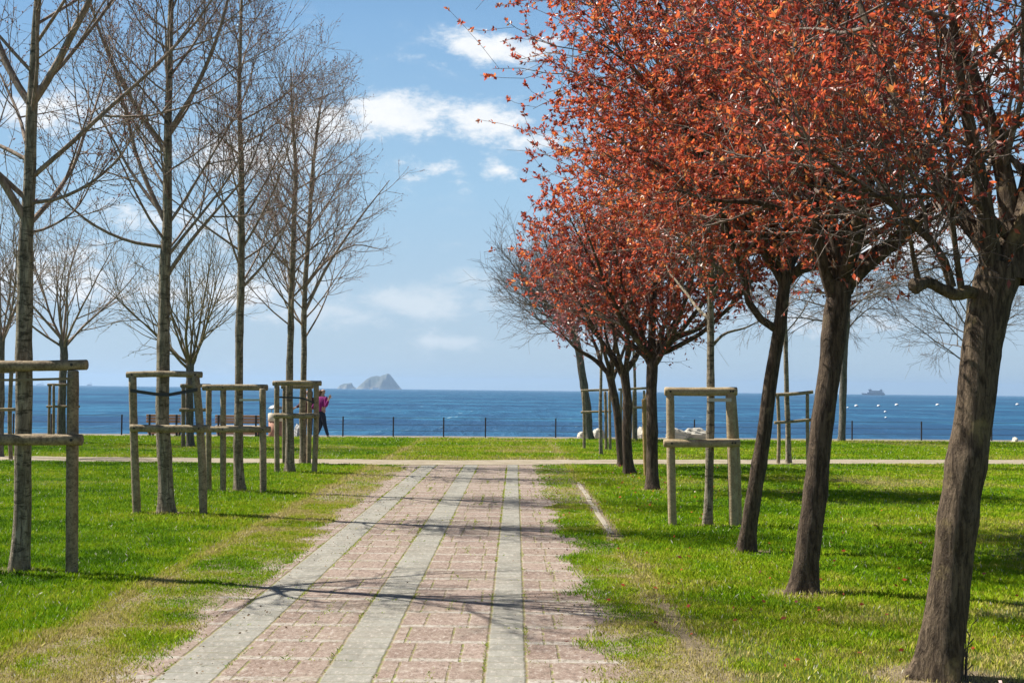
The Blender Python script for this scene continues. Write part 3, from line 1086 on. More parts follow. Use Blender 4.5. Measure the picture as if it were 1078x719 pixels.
slab('promenade', 0.03, PROM - 0.5, -0.6, PZ, MAT['concrete'])
sw = slab('sea_wall', PROM - 0.495, PROM, -4.0, PZ + 0.012, MAT['concrete'])
del sw['kind']
tag(sw, 'low pale concrete sea wall along the edge of the promenade', 'sea wall')
lw = slab('lawn_kerb', -0.10, 0.025, -0.5, 0.008, MAT['concrete'])
lw['kind'] = 'structure'


def sea_mat():
    b = NB('sea_water')
    p = b.pos()
    # small waves, drawn out along the wave crests; far-off wind streaks
    w1 = b.noise(b.scale(p, (1.0, 0.10, 1.0)), 0.9, 6, 0.7, dist=0.4)
    w2 = b.noise(b.scale(p, (0.30, 0.06, 1.0)), 0.6, 6, 0.68, dist=0.3)
    w3 = b.noise(b.scale(p, (0.12, 1.0, 1.0)), 0.012, 5, 0.62)
    w4 = b.noise(b.scale(p, (0.07, 1.0, 1.0)), 0.0022, 5, 0.65)
    c = b.mix(b.ss(w2, 0.36, 0.66), (0.006, 0.062, 0.145), (0.020, 0.125, 0.235))
    c = b.mix(b.m('MULTIPLY', b.ss(w3, 0.44, 0.60), 0.85), c, (0.003, 0.040, 0.115))
    c = b.mix(b.m('MULTIPLY', b.ss(w4, 0.48, 0.68), 0.6), c, (0.024, 0.12, 0.20))
    foam_glints = b.m('MULTIPLY', b.ss(w1, 0.60, 0.70), b.ss(w2, 0.46, 0.60))
    c = b.mix(b.m('MULTIPLY', foam_glints, 0.8), c, (0.25, 0.38, 0.47))  # whitecaps and wave glints painted as pale flecks in the water colour
    c = b.mix(b.m('MULTIPLY', b.m('SUBTRACT', 1.0, b.ss(w1, 0.30, 0.46)), 0.6), c, (0.003, 0.035, 0.09))  # troughs darkened in the colour to stand in for wave relief
    h = b.m('ADD', b.m('MULTIPLY', w1, 0.35), b.m('MULTIPLY', w2, 1.6))
    nm = b.bump(h, 0.9, 0.9)
    df = b.n('ShaderNodeBsdfDiffuse')
    b.put(df.inputs['Color'], c)
    gl = b.n('ShaderNodeBsdfGlossy')
    gl.inputs['Roughness'].default_value = 0.3
    b.put(gl.inputs['Normal'], nm)
    b.put(df.inputs['Normal'], nm)
    mx = b.n('ShaderNodeMixShader')
    mx.inputs[0].default_value = 0.13
    b.put(mx.inputs[1], df.outputs[0])
    b.put(mx.inputs[2], gl.outputs[0])
    return b.out(mx.outputs[0])


SEA_Z = -2.0
SR = 11000.0
ang = np.linspace(0, 2 * np.pi, 96, endpoint=False)
quad_sheet('sea', [(SR * math.cos(a), SR * math.sin(a)) for a in ang], SEA_Z, sea_mat())

# thin air: distant things fade to blue
hb = NB('haze_air')
pv = hb.n('ShaderNodeVolumePrincipled')
pv.inputs['Color'].default_value = (0.48, 0.70, 1.0, 1)
pv.inputs['Density'].default_value = 0.00012
pv.inputs['Anisotropy'].default_value = 0.3
HAZE = hb.out(None, pv.outputs[0])
V, Fq = box_np((-12500, -12500, -5.0), (12500, 12500, 95.0))
hz = link('haze', mesh_np('haze', V, [Fq], False), HAZE)
hz['kind'] = 'stuff'

# kerb edging, long stones mostly sunk in the turf
km = MB()
rk = random.Random(5)
for X, s0, s1 in ((PATH_R + 0.05, 6.0, 30.2), (PATH_L - 0.05, 6.0, 29.3)):
    y = s0
    while y < s1:
        L = 0.98
        seen = 15.0 < y < 24.5 if X > 0 else 12.5 < y < 19
        h = rk.uniform(0.006, 0.02) if seen and X > 0 else rk.uniform(-0.004, 0.008) if seen and rk.random() < 0.5 else rk.uniform(-0.03, -0.008)
        dx = rk.uniform(-0.012, 0.012)
        km.box((X - 0.032 + dx, y, -0.2), (X + 0.032 + dx, y + L, h), 0.006)
        y += 1.0
kb = km.build('kerb', MAT['concrete'])
kb['kind'] = 'structure'


# ------------------------------------------------------------------ grass
def vnoise(x, y, s, seed, oct=3):
    out = np.zeros_like(x)
    amp, tot = 1.0, 0.0
    for o in range(oct):
        g = np.random.default_rng(seed + o).random((128, 128))
        u, v = x / s * 2 ** o, y / s * 2 ** o
        i, j = np.floor(u).astype(int), np.floor(v).astype(int)
        fu, fv = u - i, v - j
        fu, fv = fu * fu * (3 - 2 * fu), fv * fv * (3 - 2 * fv)
        a = g[i % 128, j % 128] * (1 - fu) + g[(i + 1) % 128, j % 128] * fu
        c = g[i % 128, (j + 1) % 128] * (1 - fu) + g[(i + 1) % 128, (j + 1) % 128] * fu
        out += amp * (a * (1 - fv) + c * fv)
        tot += amp
        amp *= 0.55
    return out / tot


def sstep(x, a, b_):
    t = np.clip((x - a) / (b_ - a), 0, 1)
    return t * t * (3 - 2 * t)


TREE_FEET = []


def blades(X, Y, h, w, tint, rng, lean=0.45):
    n = len(X)
    az = rng.random(n) * 6.283
    ln = np.abs(rng.normal(0, lean, n)) * h
    la = rng.random(n) * 6.283
    bx, by = np.cos(az) * w / 2, np.sin(az) * w / 2
    V = np.empty((n, 4, 3), np.float32)
    V[:, 0] = np.stack([X - bx, Y - by, np.full(n, -0.004)], 1)
    V[:, 1] = np.stack([X + bx, Y + by, np.full(n, -0.004)], 1)
    mx, my = X + np.cos(la) * ln * 0.35, Y + np.sin(la) * ln * 0.35
    V[:, 2] = np.stack([mx + bx * 0.8, my + by * 0.8, h * 0.6], 1)
    V[:, 3] = np.stack([X + np.cos(la) * ln, Y + np.sin(la) * ln, h], 1)
    i = np.arange(n)[:, None] * 4
    F1 = np.concatenate([i, i + 1, i + 2], 1)
    F2 = np.concatenate([i, i + 2, i + 3], 1)
    return V.reshape(-1, 3), np.concatenate([F1, F2]), np.concatenate([tint, tint])


def sample_ground(rng, bands, margin=2.6):
    out = []
    for y0, y1, dens in bands:
        hw1 = 0.37 * y1 + margin
        n = int(dens * 2 * hw1 * (y1 - y0))
        Y = rng.uniform(y0, y1, n)
        X = rng.uniform(-hw1, hw1, n)
        k = np.abs(X) < 0.37 * Y + margin
        out.append((X[k], Y[k]))
    return np.concatenate([o[0] for o in out]), np.concatenate([o[1] for o in out])


def make_grass():
    rng = np.random.default_rng(11)
    X, Y = sample_ground(rng, [(6.3, 10, 7200), (10, 14, 5600), (14, 20, 3200), (20, 30, 1500), (30, 40, 700), (40, 51, 460)])
    Ye = rng.uniform(6.3, 20, 130000)
    Xe = np.where(rng.random(130000) < 0.6, rng.uniform(-2.95, -1.75, 130000), rng.uniform(0.3, 1.1, 130000))
    X, Y = np.concatenate([X, Xe]), np.concatenate([Y, Ye])
    keep = Y < edge_y(X) + 0.02
    cn = cross_near(X)
    oncross = (Y > cn + 0.02 + 0.25 * (vnoise(X, Y, 0.5, 40) - .5)) & (Y < cn + 2.0 + 0.3 * (vnoise(X, Y, 0.5, 41) - .5))
    keep &= ~oncross
    onpath = (X > PATH_L - 0.02) & (X < PATH_R + 0.02) & (Y < cn + 0.3)
    # how thickly the verge is grown over the paving
    rag = vnoise(X, Y, 0.75, 50, 4)
    rag2 = vnoise(X, Y * 0.5, 2.8, 55, 3)
    nearL = 1 - sstep(X, np.where(Y > 16, -2.75, -2.6), np.where(Y > 16, -2.05, -1.92))
    nearR = sstep(X, 0.32, 0.82)
    verge = np.maximum(nearL, nearR)
    dens = np.clip((verge + (rag - 0.5) * 1.9 + (rag2 - .5) * 1.1 - np.where(X < -1, -0.05, -0.02)) * 1.6, 0, 0.95) * sstep(verge, 0.0, 0.12)
    p = np.where(onpath, dens, 1.0)
    # bald sandy patches by the left kerb and round the tree feet
    kerbd = np.minimum(np.abs(X - (PATH_L - 0.05)), np.abs(X - (PATH_R + 0.05)))
    kz = 1 - sstep(kerbd, 0.03, 0.17)
    kn = vnoise(X, Y, 1.6, 60, 3)
    kr = np.where(X > 0, np.where((Y > 15.3) & (Y < 24.5), 0.97, np.where((Y > 8.9) & (Y < 10.8) & (np.abs(X - 1.17 - 0.05 * np.sin(Y * 5)) < 0.12), 0.92, 0.35)), 0.4)
    bare = kz * np.where((X > 0) & (kr > 0.9), 1.0, sstep(kn, 0.40, 0.56)) * kr
    p = p * (1 - bare)
    thin = sstep(vnoise(X, Y, 2.6, 70, 4), 0.60, 0.74)
    p = np.where(onpath, p, p * (1 - 0.5 * thin))
    foot = np.zeros_like(X)
    for fx, fy, fr in TREE_FEET:
        foot = np.maximum(foot, 1 - sstep(np.hypot(X - fx, (Y - fy)), fr * 0.7, fr + 0.28))
    p = p * (1 - 0.85 * foot * sstep(vnoise(X, Y, 0.3, 131, 2), 0.2, 0.6))
    keep &= rng.random(len(X)) < p
    X, Y, onpath, verge, thin, foot, kz = X[keep], Y[keep], onpath[keep], verge[keep], thin[keep], foot[keep], kz[keep]
    n = len(X)
    patch = vnoise(X, Y, 3.2, 80, 4)
    fine = vnoise(X, Y, 0.35, 85, 3)
    mow = vnoise(X * 0.25, Y, 1.6, 88, 2)
    side = np.where(X < -2.8, -0.05, 0.03)
    beyond = np.where(Y > cross_near(X) + 1.5, 0.05, 0.0)
    tint = 0.42 + (patch - 0.5) * 0.75 + (mow - .5) * 0.35 + (fine - 0.5) * 0.6 + np.where((X > 1.05) & (Y < 9.3), 0.10 * sstep(vnoise(X, Y, 1.1, 66, 3), 0.35, 0.6), 0) + side + beyond + rng.normal(0, 0.12, n) + thin * 0.20 + foot * 0.25
    dry = np.where(onpath, np.where(X < 0, 0.14, 0.05) + 0.8 * (vnoise(X, Y, 0.55, 90, 3) - .45), 0.0) + kz * np.where(X < 0, 0.30, 0.12)
    near_kerb = (1 - sstep(np.where(X < 0, PATH_L - X, X - PATH_R), 0.0, 0.9)) * (~onpath)
    tint = tint + dry + near_kerb * 0.16
    tint = np.where(rng.random(n) < 0.012, 1.0, np.clip(tint, 0.02, 0.93))
    clump = 0.45 + 1.1 * vnoise(X, Y, 0.22, 95, 2)
    h = rng.uniform(0.018, 0.048, n) * clump * np.where(onpath, 0.72, 1.0) * (1 - 0.3 * thin)
    w = np.clip(0.00050 * Y, 0.0052, 0.022) * rng.uniform(0.7, 1.3, n)
    V, Fa, T = blades(X, Y, h, w, tint, rng)
    b = NB('grass_blades')
    v = b.attr('tint')
    c = b.ramp(v, [(0.0, (0.040, 0.115, 0.003)), (0.3, (0.145, 0.295, 0.004)), (0.55, (0.275, 0.395, 0.008)), (0.75, (0.38, 0.39, 0.035)), (0.93, (0.48, 0.40, 0.15)), (1.0, (0.65, 0.62, 0.5))])
    nv = b.n('ShaderNodeVectorMath', operation='MULTIPLY_ADD')
    b.put(nv.inputs[0], b.n('ShaderNodeNewGeometry').outputs['Normal'])
    nv.inputs[1].default_value = (0.6, 0.6, 0.6)
    nv.inputs[2].default_value = (0, 0, 0.8)
    nn = b.n('ShaderNodeVectorMath', operation='NORMALIZE')
    b.put(nn.inputs[0], nv.outputs[0])
    d = b.bsdf(c, 0.7, 0.04, nn.outputs[0])
    tr = b.n('ShaderNodeBsdfTranslucent')
    b.put(tr.inputs[0], c)
    mx = b.n('ShaderNodeMixShader')
    mx.inputs[0].default_value = 0.35
    b.put(mx.inputs[1], d)
    b.put(mx.inputs[2], tr.outputs[0])
    gm = b.out(mx.outputs[0])
    o = link('grass', mesh_np('grass', V, [Fa], True, {'tint': T}), gm)
    tag(o, 'short sunlit green and yellowish lawn grass either side of the path', 'grass', kind='stuff')
    # weeds rooted in the joints of the paving
    xs, ys = [], []
    rw = np.random.default_rng(21)
    lines = [e for s in STRIPS for e in (s[0] - 0.012, s[1] + 0.012)]
    for X0 in lines:
        m = 5200
        y = rw.uniform(6, 30, m)
        xs.append(X0 + rw.normal(0, 0.007, m))
        ys.append(y)
    for c0 in (-1.34, -0.46, 0.33):
        m = 3000
        xs.append(c0 + rw.normal(0, 0.012, m))
        ys.append(rw.uniform(6, 26, m))
    m = 9000
    xs.append(rw.uniform(-1.95, 0.6, m))
    ys.append(np.round(rw.uniform(6, 26, m) / ROW) * ROW + rw.normal(0.0, 0.015, m))
    X, Y = np.concatenate(xs), np.concatenate(ys)
    q = vnoise(X * 3, Y, 0.5, 120, 3)
    k = (rw.random(len(X)) < sstep(q, 0.52, 0.66) * 0.7)
    X, Y = X[k], Y[k]
    n = len(X)
    V, Fa, T = blades(X, Y, rw.uniform(0.006, 0.022, n), np.clip(0.0005 * Y, 0.0045, 0.016), np.clip(rw.normal(0.62, 0.14, n), 0.1, 0.95), rw, 0.8)
    o = link('joint_weeds', mesh_np('joint_weeds', V, [Fa], True, {'tint': T}), gm)
    tag(o, 'tiny yellow green weeds growing in the joints of the paving', 'weeds', kind='stuff')
    # dry leaf crumbs blown over the verges
    m = 4200
    Y = rw.uniform(6.5, 29, m)
    X = np.where(rw.random(m) < 0.6, rw.normal(-2.25, 0.45, m), rw.normal(0.75, 0.35, m))
    X = np.where(rw.random(m) < 0.03, rw.uniform(-2, 1, m), X)
    C = np.stack([X, Y, np.full(m, 0.016)], 1)
    D = np.stack([rw.normal(0, 1, m), rw.normal(0, 1, m), rw.normal(0, 0.2, m)], 1)
    mf = 260
    Yf = rw.uniform(7.5, 30, mf)
    Xf = 2.6 + rw.normal(0, 1.3, mf)
    Xf = np.where(Xf < 0.2, rw.uniform(1.2, 5, mf), Xf)
    Df = np.stack([rw.normal(0, 1, mf), rw.normal(0, 1, mf), rw.normal(0, 0.3, mf)], 1)
    of = link('fallen_leaves', leaves_mesh('fallen_leaves', rw, np.stack([Xf, Yf, rw.uniform(0.03, 0.05, mf)], 1), Df, rw.uniform(0.03, 0.05, mf), rw.random(mf) * 0.7, 0.6, 0.1), MAT['leaf_red'])
    tag(of, 'scattered small fallen red leaves lying on the right lawn', 'fallen leaves', kind='stuff')
    lm = leafmat('dry_leaf_crumbs', [(0, (0.18, 0.12, 0.07)), (0.5, (0.27, 0.17, 0.09)), (1, (0.45, 0.36, 0.24))], 0.15, 0.8, 0.2)
    o = link('leaf_litter', leaves_mesh('leaf_litter', rw, C, D, rw.uniform(0.008, 0.024, m), rw.random(m), 0.6, 0.1), lm)
    tag(o, 'brown crumbs of dry leaves strewn along the edges of the paving', 'leaf litter', kind='stuff')


# ------------------------------------------------------------------ trees, left row
def feet(px, py, r):
    g = gnd(px, py)
    TREE_FEET.append((g.x, g.y, r))
    return g.y


GL = 'bare trees lining the left of the path'
Y1 = feet(21, 601, 0.14)
bare_tree('stout pale bare tree, nearest of the left row, forking above its thick log frame',
          [(21, 601, 22), (22, 560, 20.5), (24, 480, 19.5), (26, 400, 19), (26, 340, 18.5), (28, 260, 17), (31, 200, 14.5), (33, 115, 12.5), (36, 50, 9.5), (40, 0, 8.5),
           (46, -120, 7), (50, -260, 4.5), (54, -400, 1.5)], Y1, 101,
          limbs=[([(27, 232, 9), (12, 206, 8), (-8, 175, 7), (-40, 110, 4), (-60, 20, 1)], -0.3),
                 ([(33, 112, 8), (12, 78, 7.5), (-4, 40, 6.5), (-25, -40, 5), (-35, -160, 1)], 0.4),
                 ([(34, 110, 9), (58, 72, 8), (78, 32, 7.5), (95, 0, 7), (120, -90, 4), (135, -200, 1)], -0.5),
                 ([(29, 214, 4.5), (62, 209, 4), (98, 191, 3), (130, 160, 2), (150, 120, 0.8)], -0.3),
                 ([(28, 168, 5), (5, 156, 4.5), (-30, 140, 3), (-70, 90, 1)], 0.5),
                 ([(28, 245, 3), (45, 242, 3), (75, 225, 2), (110, 160, 1)], 0.6)],
          n1=16, l1=2.7, t0=0.36, group=GL, per=(8, 5, 3))
Y2 = feet(175, 540, 0.13)
bare_tree('tall bare tree with mottled trunk inside the second frame of the left row',
          [(175, 540, 18), (174, 500, 17), (172, 430, 15.5), (172, 340, 14), (173, 290, 13.5), (175, 250, 12), (177, 170, 10.5), (178, 90, 8.5), (180, 0, 6.5), (183, -90, 4), (186, -190, 1.2)], Y2, 102,
          limbs=[([(172, 260, 4), (140, 255, 3.5), (104, 240, 3), (70, 213, 2), (45, 170, 0.8)], -0.3),
                 ([(173, 232, 5.5), (156, 196, 5), (146, 170, 4), (128, 100, 3), (105, 20, 1)], 0.4),
                 ([(176, 290, 5), (200, 255, 4), (225, 225, 3), (258, 185, 2), (285, 110, 0.8)], -0.3),
                 ([(177, 165, 5), (160, 140, 4.5), (130, 90, 4), (100, 20, 3), (85, -60, 1)], 0.5),
                 ([(177, 140, 5), (205, 95, 4.5), (225, 50, 4), (240, 0, 3), (250, -80, 1)], -0.5)],
          n1=24, l1=2.5, t0=0.36, group=GL, per=(8, 5, 3))
Y3 = feet(251, 517, 0.12)
bare_tree('slim straight bare tree, third of the left row, in the frame with three posts',
          [(251, 517, 12.5), (251, 480, 11.5), (252, 400, 10), (253, 320, 9.5), (254, 240, 8.5), (254, 170, 7), (252, 90, 5), (254, 10, 3.5), (256, -60, 1.2)], Y3, 103,
          limbs=[([(253, 305, 3), (280, 275, 2.5), (300, 240, 1.5), (315, 190, 0.8)], -0.3)],
          n1=24, l1=2.2, t0=0.38, group=GL, per=(8, 5, 3), trad=0.003)
Y4 = feet(305, 497, 0.12)
bare_tree('bare reddish twigged tree rising inside the farther narrow frame beside the person in magenta',
          [(305, 497, 11), (305, 450, 9.5), (305, 400, 8.5), (306, 330, 7.5), (309, 250, 6.5), (311, 170, 5), (308, 130, 3.5), (306, 72, 1.2)], Y4, 104,
          n1=24, l1=2.2, t0=0.36, group=GL, per=(6, 4, 3), trad=0.0032)
Y5 = feet(319, 488, 0.12)
bare_tree('bare tree with wide twiggy crown at the far end of the left row',
          [(319, 488, 9), (319, 440, 8), (320, 380, 7), (320, 320, 6.5), (325, 250, 5.5), (329, 180, 4.5), (335, 130, 3), (340, 95, 1.2)], Y5, 105,
          limbs=[([(320, 330, 3.5), (345, 280, 3), (375, 235, 2), (410, 190, 0.8)], -0.3), ([(322, 300, 3), (350, 270, 2.2), (375, 258, 1.5), (398, 262, 0.8)], 0.3)],
          n1=24, l1=2.5, t0=0.34, group=GL, per=(6, 4, 3), trad=0.0034)

GV = 'vase shaped bare trees on the far lawn'


def vase(label, pts, Y, seed, H=3.4, nl=11, bud='olive', name='vase_shaped_tree', twig='twig_olive', bark_m='bark_grey', ang=(0.1, 1.05), per=(8, 6, 4), group=GV, up=0.045, ground=0.0, trad=0.0055, bias=None, lt0=0.9, gn=0.065):
    rng = np.random.default_rng(seed)
    P, W = trunk_of(pts, Y, 40, 1.2, ground)
    root = thing(name, (P[1, 0], P[1, 1], ground), label, 'tree', group)
    link('trunk', build_trunk_mesh(P, W, rng, 14), MAT[bark_m], root)
    wd = Wood(seed)
    S, D, pr, t = spawn(rng, P[None], W[None], nl, lt0, 1.0, *ang)
    if bias is not None:
        D = unit(D + np.array(bias))
    L = H * rng.uniform(0.75, 1.1, len(S))
    p1 = march(rng, S, D, L, 12, gn, up)
    r1 = taper(np.minimum(pr * 0.36, 0.012 + 0.008 * L), np.full(len(S), trad), 12)
    wd.add(p1, r1, 7)
    S, D, pr, t = spawn(rng, p1, r1, per[0], 0.1, 0.98, 0.35, 0.85)
    L = np.repeat(L, per[0]) * (0.58 - 0.28 * t) * rng.uniform(0.7, 1.2, len(S))
    p2 = march(rng, S, D, L, 8, gn, up)
    r2 = taper(np.minimum(pr * 0.7, 0.005 + 0.009 * L), np.full(len(S), trad * 0.8), 8)
    wd.add(p2, r2, 5)
    S, D, pr, t = spawn(rng, p2, r2, per[1], 0.15, 1.0, 0.35, 0.9)
    L = np.repeat(L, per[1]) * rng.uniform(0.3, 0.55, len(S)) + 0.1
    p3 = march(rng, S, D, L, 6, gn, up * 0.7)
    r3 = taper(np.minimum(pr * 0.75, 0.007), np.full(len(S), trad * 0.7), 6)
    wd.add(p3, r3, 4)
    S, D, pr, t = spawn(rng, p3, r3, per[2], 0.2, 1.0, 0.35, 0.9)
    L = np.repeat(L, per[2]) * rng.uniform(0.3, 0.6, len(S)) + 0.06
    p4 = march(rng, S, D, L, 4, gn, up * 0.7)
    r4 = taper(np.full(len(S), trad * 0.8), np.full(len(S), trad * 0.5), 4)
    wd.add(p4, r4, 3)
    link('branches', wd.mesh('branches'), MAT[twig], root)
    if bud:
        C, Dd = along(rng, p4, 2, 0.2)
        Dd = Dd + rng.normal(0, 0.6, (len(C), 3))
        kp = rng.random(len(C)) < 0.55
        C, Dd = C[kp], Dd[kp]
        if bud == 'olive':
            link('crown', leaves_mesh('crown', rng, C, Dd, rng.uniform(0.03, 0.06, len(C)), rng.random(len(C)), 0.5), MAT['bud_olive'], root)
        else:
            link('buds', buds_mesh(rng, C, Dd, rng.uniform(0.015, 0.03, len(C))), MAT['bud'], root)
    return root


vase('vase shaped bare tree at the left border, cut by the photo edge', [(-1, 481, 9), (0, 440, 8.5), (1, 390, 8), (2, 355, 8)], gnd(0, 481).y, 201, 3.1, 10, twig='twig_brown', per=(6, 4, 3))
vase('vase shaped bare tree with olive twigs seen above the nearest log frame', [(64, 466, 10.5), (65, 440, 9.5), (66, 400, 9), (67, 366, 9), (66, 358, 10)], gnd(64, 466).y, 202, 3.6, 11, ang=(0.15, 1.0), twig='twig_brown', per=(6, 4, 3), up=0.03)
vase('low vase shaped tree with yellowish twigs growing behind the second frame and the benches gap', [(200, 470, 9.5), (200, 440, 9), (200, 400, 9), (200, 382, 10)], gnd(200, 470).y, 213, 3.5, 13, ang=(0.15, 1.1), per=(6, 4, 3), up=0.03)

# ------------------------------------------------------------------ trees, right row
GR = 'red leaved trees lining the right of the path'
YR1 = feet(984, 712, 0.26)
r1, P1, W1 = red_tree('nearest red leaved tree, thick leaning trunk, cut knobbly side branch, shoots at its foot',
         [(984, 712, 56), (989, 680, 53), (997, 620, 48), (1010, 520, 46), (1022, 440, 45), (1034, 365, 47), (1047, 312, 50), (1057, 280, 50)], YR1, 301,
         limbs=[([(1046, 300, 30), (1042, 262, 22), (1034, 200, 17), (1022, 140, 14), (1010, 78, 11), (1002, 10, 8), (996, -90, 5), (990, -220, 2)], -0.25),
                ([(1062, 290, 38), (1066, 240, 26), (1058, 190, 20), (1044, 130, 16), (1026, 85, 13), (1008, 30, 11), (996, -20, 9), (970, -120, 5), (950, -240, 2)], 0.35),
                ([(1064, 295, 44), (1076, 245, 36), (1090, 190, 30), (1105, 90, 22), (1115, -40, 14), (1120, -240, 3)], 0.1),
                ([(1040, 304, 15), (1028, 309, 12), (1018, 307, 14.5), (1008, 311, 12), (998, 307, 14), (988, 303, 11), (978, 297, 12.5), (970, 299, 14), (964, 300, 14)], -0.25),
                ([(1012, 303, 8), (1007, 270, 6), (1003, 232, 5.5), (1000, 180, 4.5), (992, 110, 3.5), (985, 30, 1.5)], -0.3),
                ([(1002, 302, 10), (988, 262, 9), (962, 238, 8), (938, 214, 7), (900, 190, 5), (850, 150, 3), (800, 80, 1)], -0.3),
                ([(967, 296, 7), (961, 268, 5), (956, 240, 4), (935, 205, 2.5), (900, 150, 1)], -0.4),
                ([(1060, 250, 10), (1030, 215, 7), (990, 205, 5.5), (940, 208, 4), (880, 200, 2.5), (830, 190, 1)], -0.5)],
         centre=(2.75, YR1 + 0.55, 4.7), rad=(2.25, 1.9, 2.5), nl=3, lt0=0.965, llen=2.6, per=(8, 7, 3), nleaf=13, lsize=(0.03, 0.052), bare_low=1.2, group=GR, bark_m='bark_old', k=28, flare=1.24)
kb_ = at(964, 301, YR1 - 0.25)
bmk = bmesh.new()
bmesh.ops.create_icosphere(bmk, subdivisions=3, radius=1.0)
for v in bmk.verts:
    n_ = v.co.copy()
    q_ = 1 + 0.10 * math.sin(5 * n_.x + 1) * math.sin(6 * n_.z) + 0.07 * math.sin(9 * n_.y + 4 * n_.x)
    v.co = kb_ + Vector((n_.x * 0.042, n_.y * 0.040, n_.z * 0.044)) * q_
mek = bpy.data.meshes.new('cut_knob')
bmk.to_mesh(mek)
bmk.free()
mek.polygons.foreach_set('use_smooth', [True] * len(mek.polygons))
link('cut_knob', mek, MAT['bark_old'], r1)
# suckers at the foot of the nearest trunk
sw = Wood(77)
S = np.array([[at(x, 705, YR1).x, YR1 - 0.05 + dy, -0.02] for x, dy in ((1009, 0), (1011, 0.05), (1013, -0.03), (1014, 0.02))])
Dd = np.array([[0.03, 0, 1], [0.08, 0, 1], [0.05, 0.05, 1], [0.12, -0.05, 1.0]])
pp = march(sw.rng, S, Dd, np.array([0.46, 0.42, 0.33, 0.28]), 8, 0.06, 0.02)
sw.add(pp, taper(np.full(4, 0.006), np.full(4, 0.002), 8), 5)
S, D, pr, t = spawn(sw.rng, pp, taper(np.full(4, 0.005), np.full(4, 0.002), 8), 6, 0.2, 1, 0.5, 0.9)
sw.add(march(sw.rng, S, D, np.full(len(S), 0.05), 3, 0.1, 0.1), taper(np.full(len(S), 0.003), np.full(len(S), 0.004), 3), 4)
link('sucker_shoots', sw.mesh('sucker_shoots'), MAT['twig_plum'], r1)

YR2 = feet(847, 624, 0.2)
red_tree('red leaved tree with dark leaning trunk, second nearest of the right row',
         [(847, 624, 33), (850, 590, 30), (858, 520, 28), (866, 450, 27), (874, 380, 27), (881, 320, 28), (885, 298, 29)], YR2, 302,
         limbs=[([(878, 312, 16), (868, 285, 12), (862, 250, 10), (850, 190, 8), (825, 110, 6), (800, 20, 3)], -0.3),
                ([(890, 305, 18), (903, 278, 13), (925, 262, 9), (950, 250, 6), (985, 220, 3)], 0.4),
                ([(885, 300, 18), (890, 260, 14), (893, 200, 12), (890, 120, 9), (880, 0, 6), (875, -120, 2)], 0.2),
                ([(872, 285, 9), (845, 235, 8), (800, 214, 6), (760, 212, 4), (710, 200, 2)], -0.5)],
         centre=(2.1, YR2, 4.75), rad=(2.6, 2.3, 2.7), nl=7, lt0=0.95, llen=3.2, ang=(0.25, 1.0), per=(9, 7, 3), nleaf=24, lsize=(0.030, 0.049), bare_low=1.45, group=GR)
YR3 = feet(785, 581, 0.16)
red_tree('red leaved tree with slender leaning trunk just right of the pale log frame',
         [(785, 581, 20), (787, 560, 18.5), (797, 500, 18), (806, 440, 17), (814, 390, 16), (821, 345, 16), (826, 300, 14), (830, 272, 13)], YR3, 303,
         limbs=[([(819, 348, 9), (802, 337, 8), (788, 318, 7.5), (783, 292, 7), (772, 260, 6), (750, 200, 4.5), (720, 120, 2)], -0.3),
                ([(828, 290, 9), (815, 240, 8), (790, 180, 7), (760, 100, 5), (735, 0, 2)], 0.5),
                ([(830, 275, 9), (845, 230, 8), (850, 150, 6), (855, 40, 3)], 0.3),
                ([(824, 300, 8), (785, 225, 7), (720, 135, 5.5), (675, 80, 4), (632, 45, 1.5)], -0.5),
                ([(824, 296, 8), (775, 230, 7), (710, 185, 5), (672, 160, 3.5), (628, 140, 1.5)], 0.4),
                ([(828, 285, 8), (790, 170, 7), (720, 50, 5), (680, -15, 3.5), (640, -70, 1.5)], 0.2)],
         centre=(1.95, YR3, 4.85), rad=(2.5, 2.3, 2.9), nl=12, lt0=0.9, llen=3.8, ang=(0.3, 1.15), per=(10, 7, 3), nleaf=26, lsize=(0.034, 0.057), bare_low=1.5, group=GR)
YR4 = feet(746, 553, 0.12)
red_tree('young tree with thin pale upright trunk tied inside the pale log frame',
         [(746, 553, 11.5), (746.5, 510, 10.5), (747, 450, 10), (748, 400, 9.5), (748, 340, 8.5), (748, 285, 7.5)], YR4, 304,
         limbs=[([(748, 366, 4), (762, 352, 3), (785, 345, 2), (805, 335, 1)], 0.3), ([(748, 290, 6), (749, 230, 5), (752, 150, 4), (752, 60, 2)], 0.1)],
         centre=(2.3, YR4, 4.9), rad=(1.9, 1.9, 2.1), nl=9, llen=2.1, lt0=0.8, per=(8, 6, 3), nleaf=14, lsize=(0.04, 0.065), bare_low=0.6, group=GR, bark_m='bark_pale')
YR5 = feet(687, 515, 0.16)
red_tree('red leaved tree with straight dark trunk beside the leaning yellow stake',
         [(687, 515, 16), (687, 495, 14), (687, 450, 13), (686, 400, 12.5), (686, 372, 13)], YR5, 305,
         limbs=[([(683, 380, 7), (672, 360, 6), (655, 335, 5), (630, 290, 3.5), (600, 230, 1.5)], -0.3), ([(690, 378, 7), (708, 358, 6), (735, 346, 5), (755, 330, 3), (775, 290, 1.5)], 0.2),
                ([(686, 375, 9), (687, 330, 8), (690, 260, 6), (692, 160, 3)], 0.2)],
         centre=(2.1, YR5, 4.9), rad=(2.2, 2.2, 2.6), nl=10, llen=3.3, ang=(0.3, 1.2), per=(10, 7, 3), nleaf=20, lsize=(0.048, 0.078), group=GR, tint=(0.05, 0.85))
YR6 = feet(663, 499, 0.15)
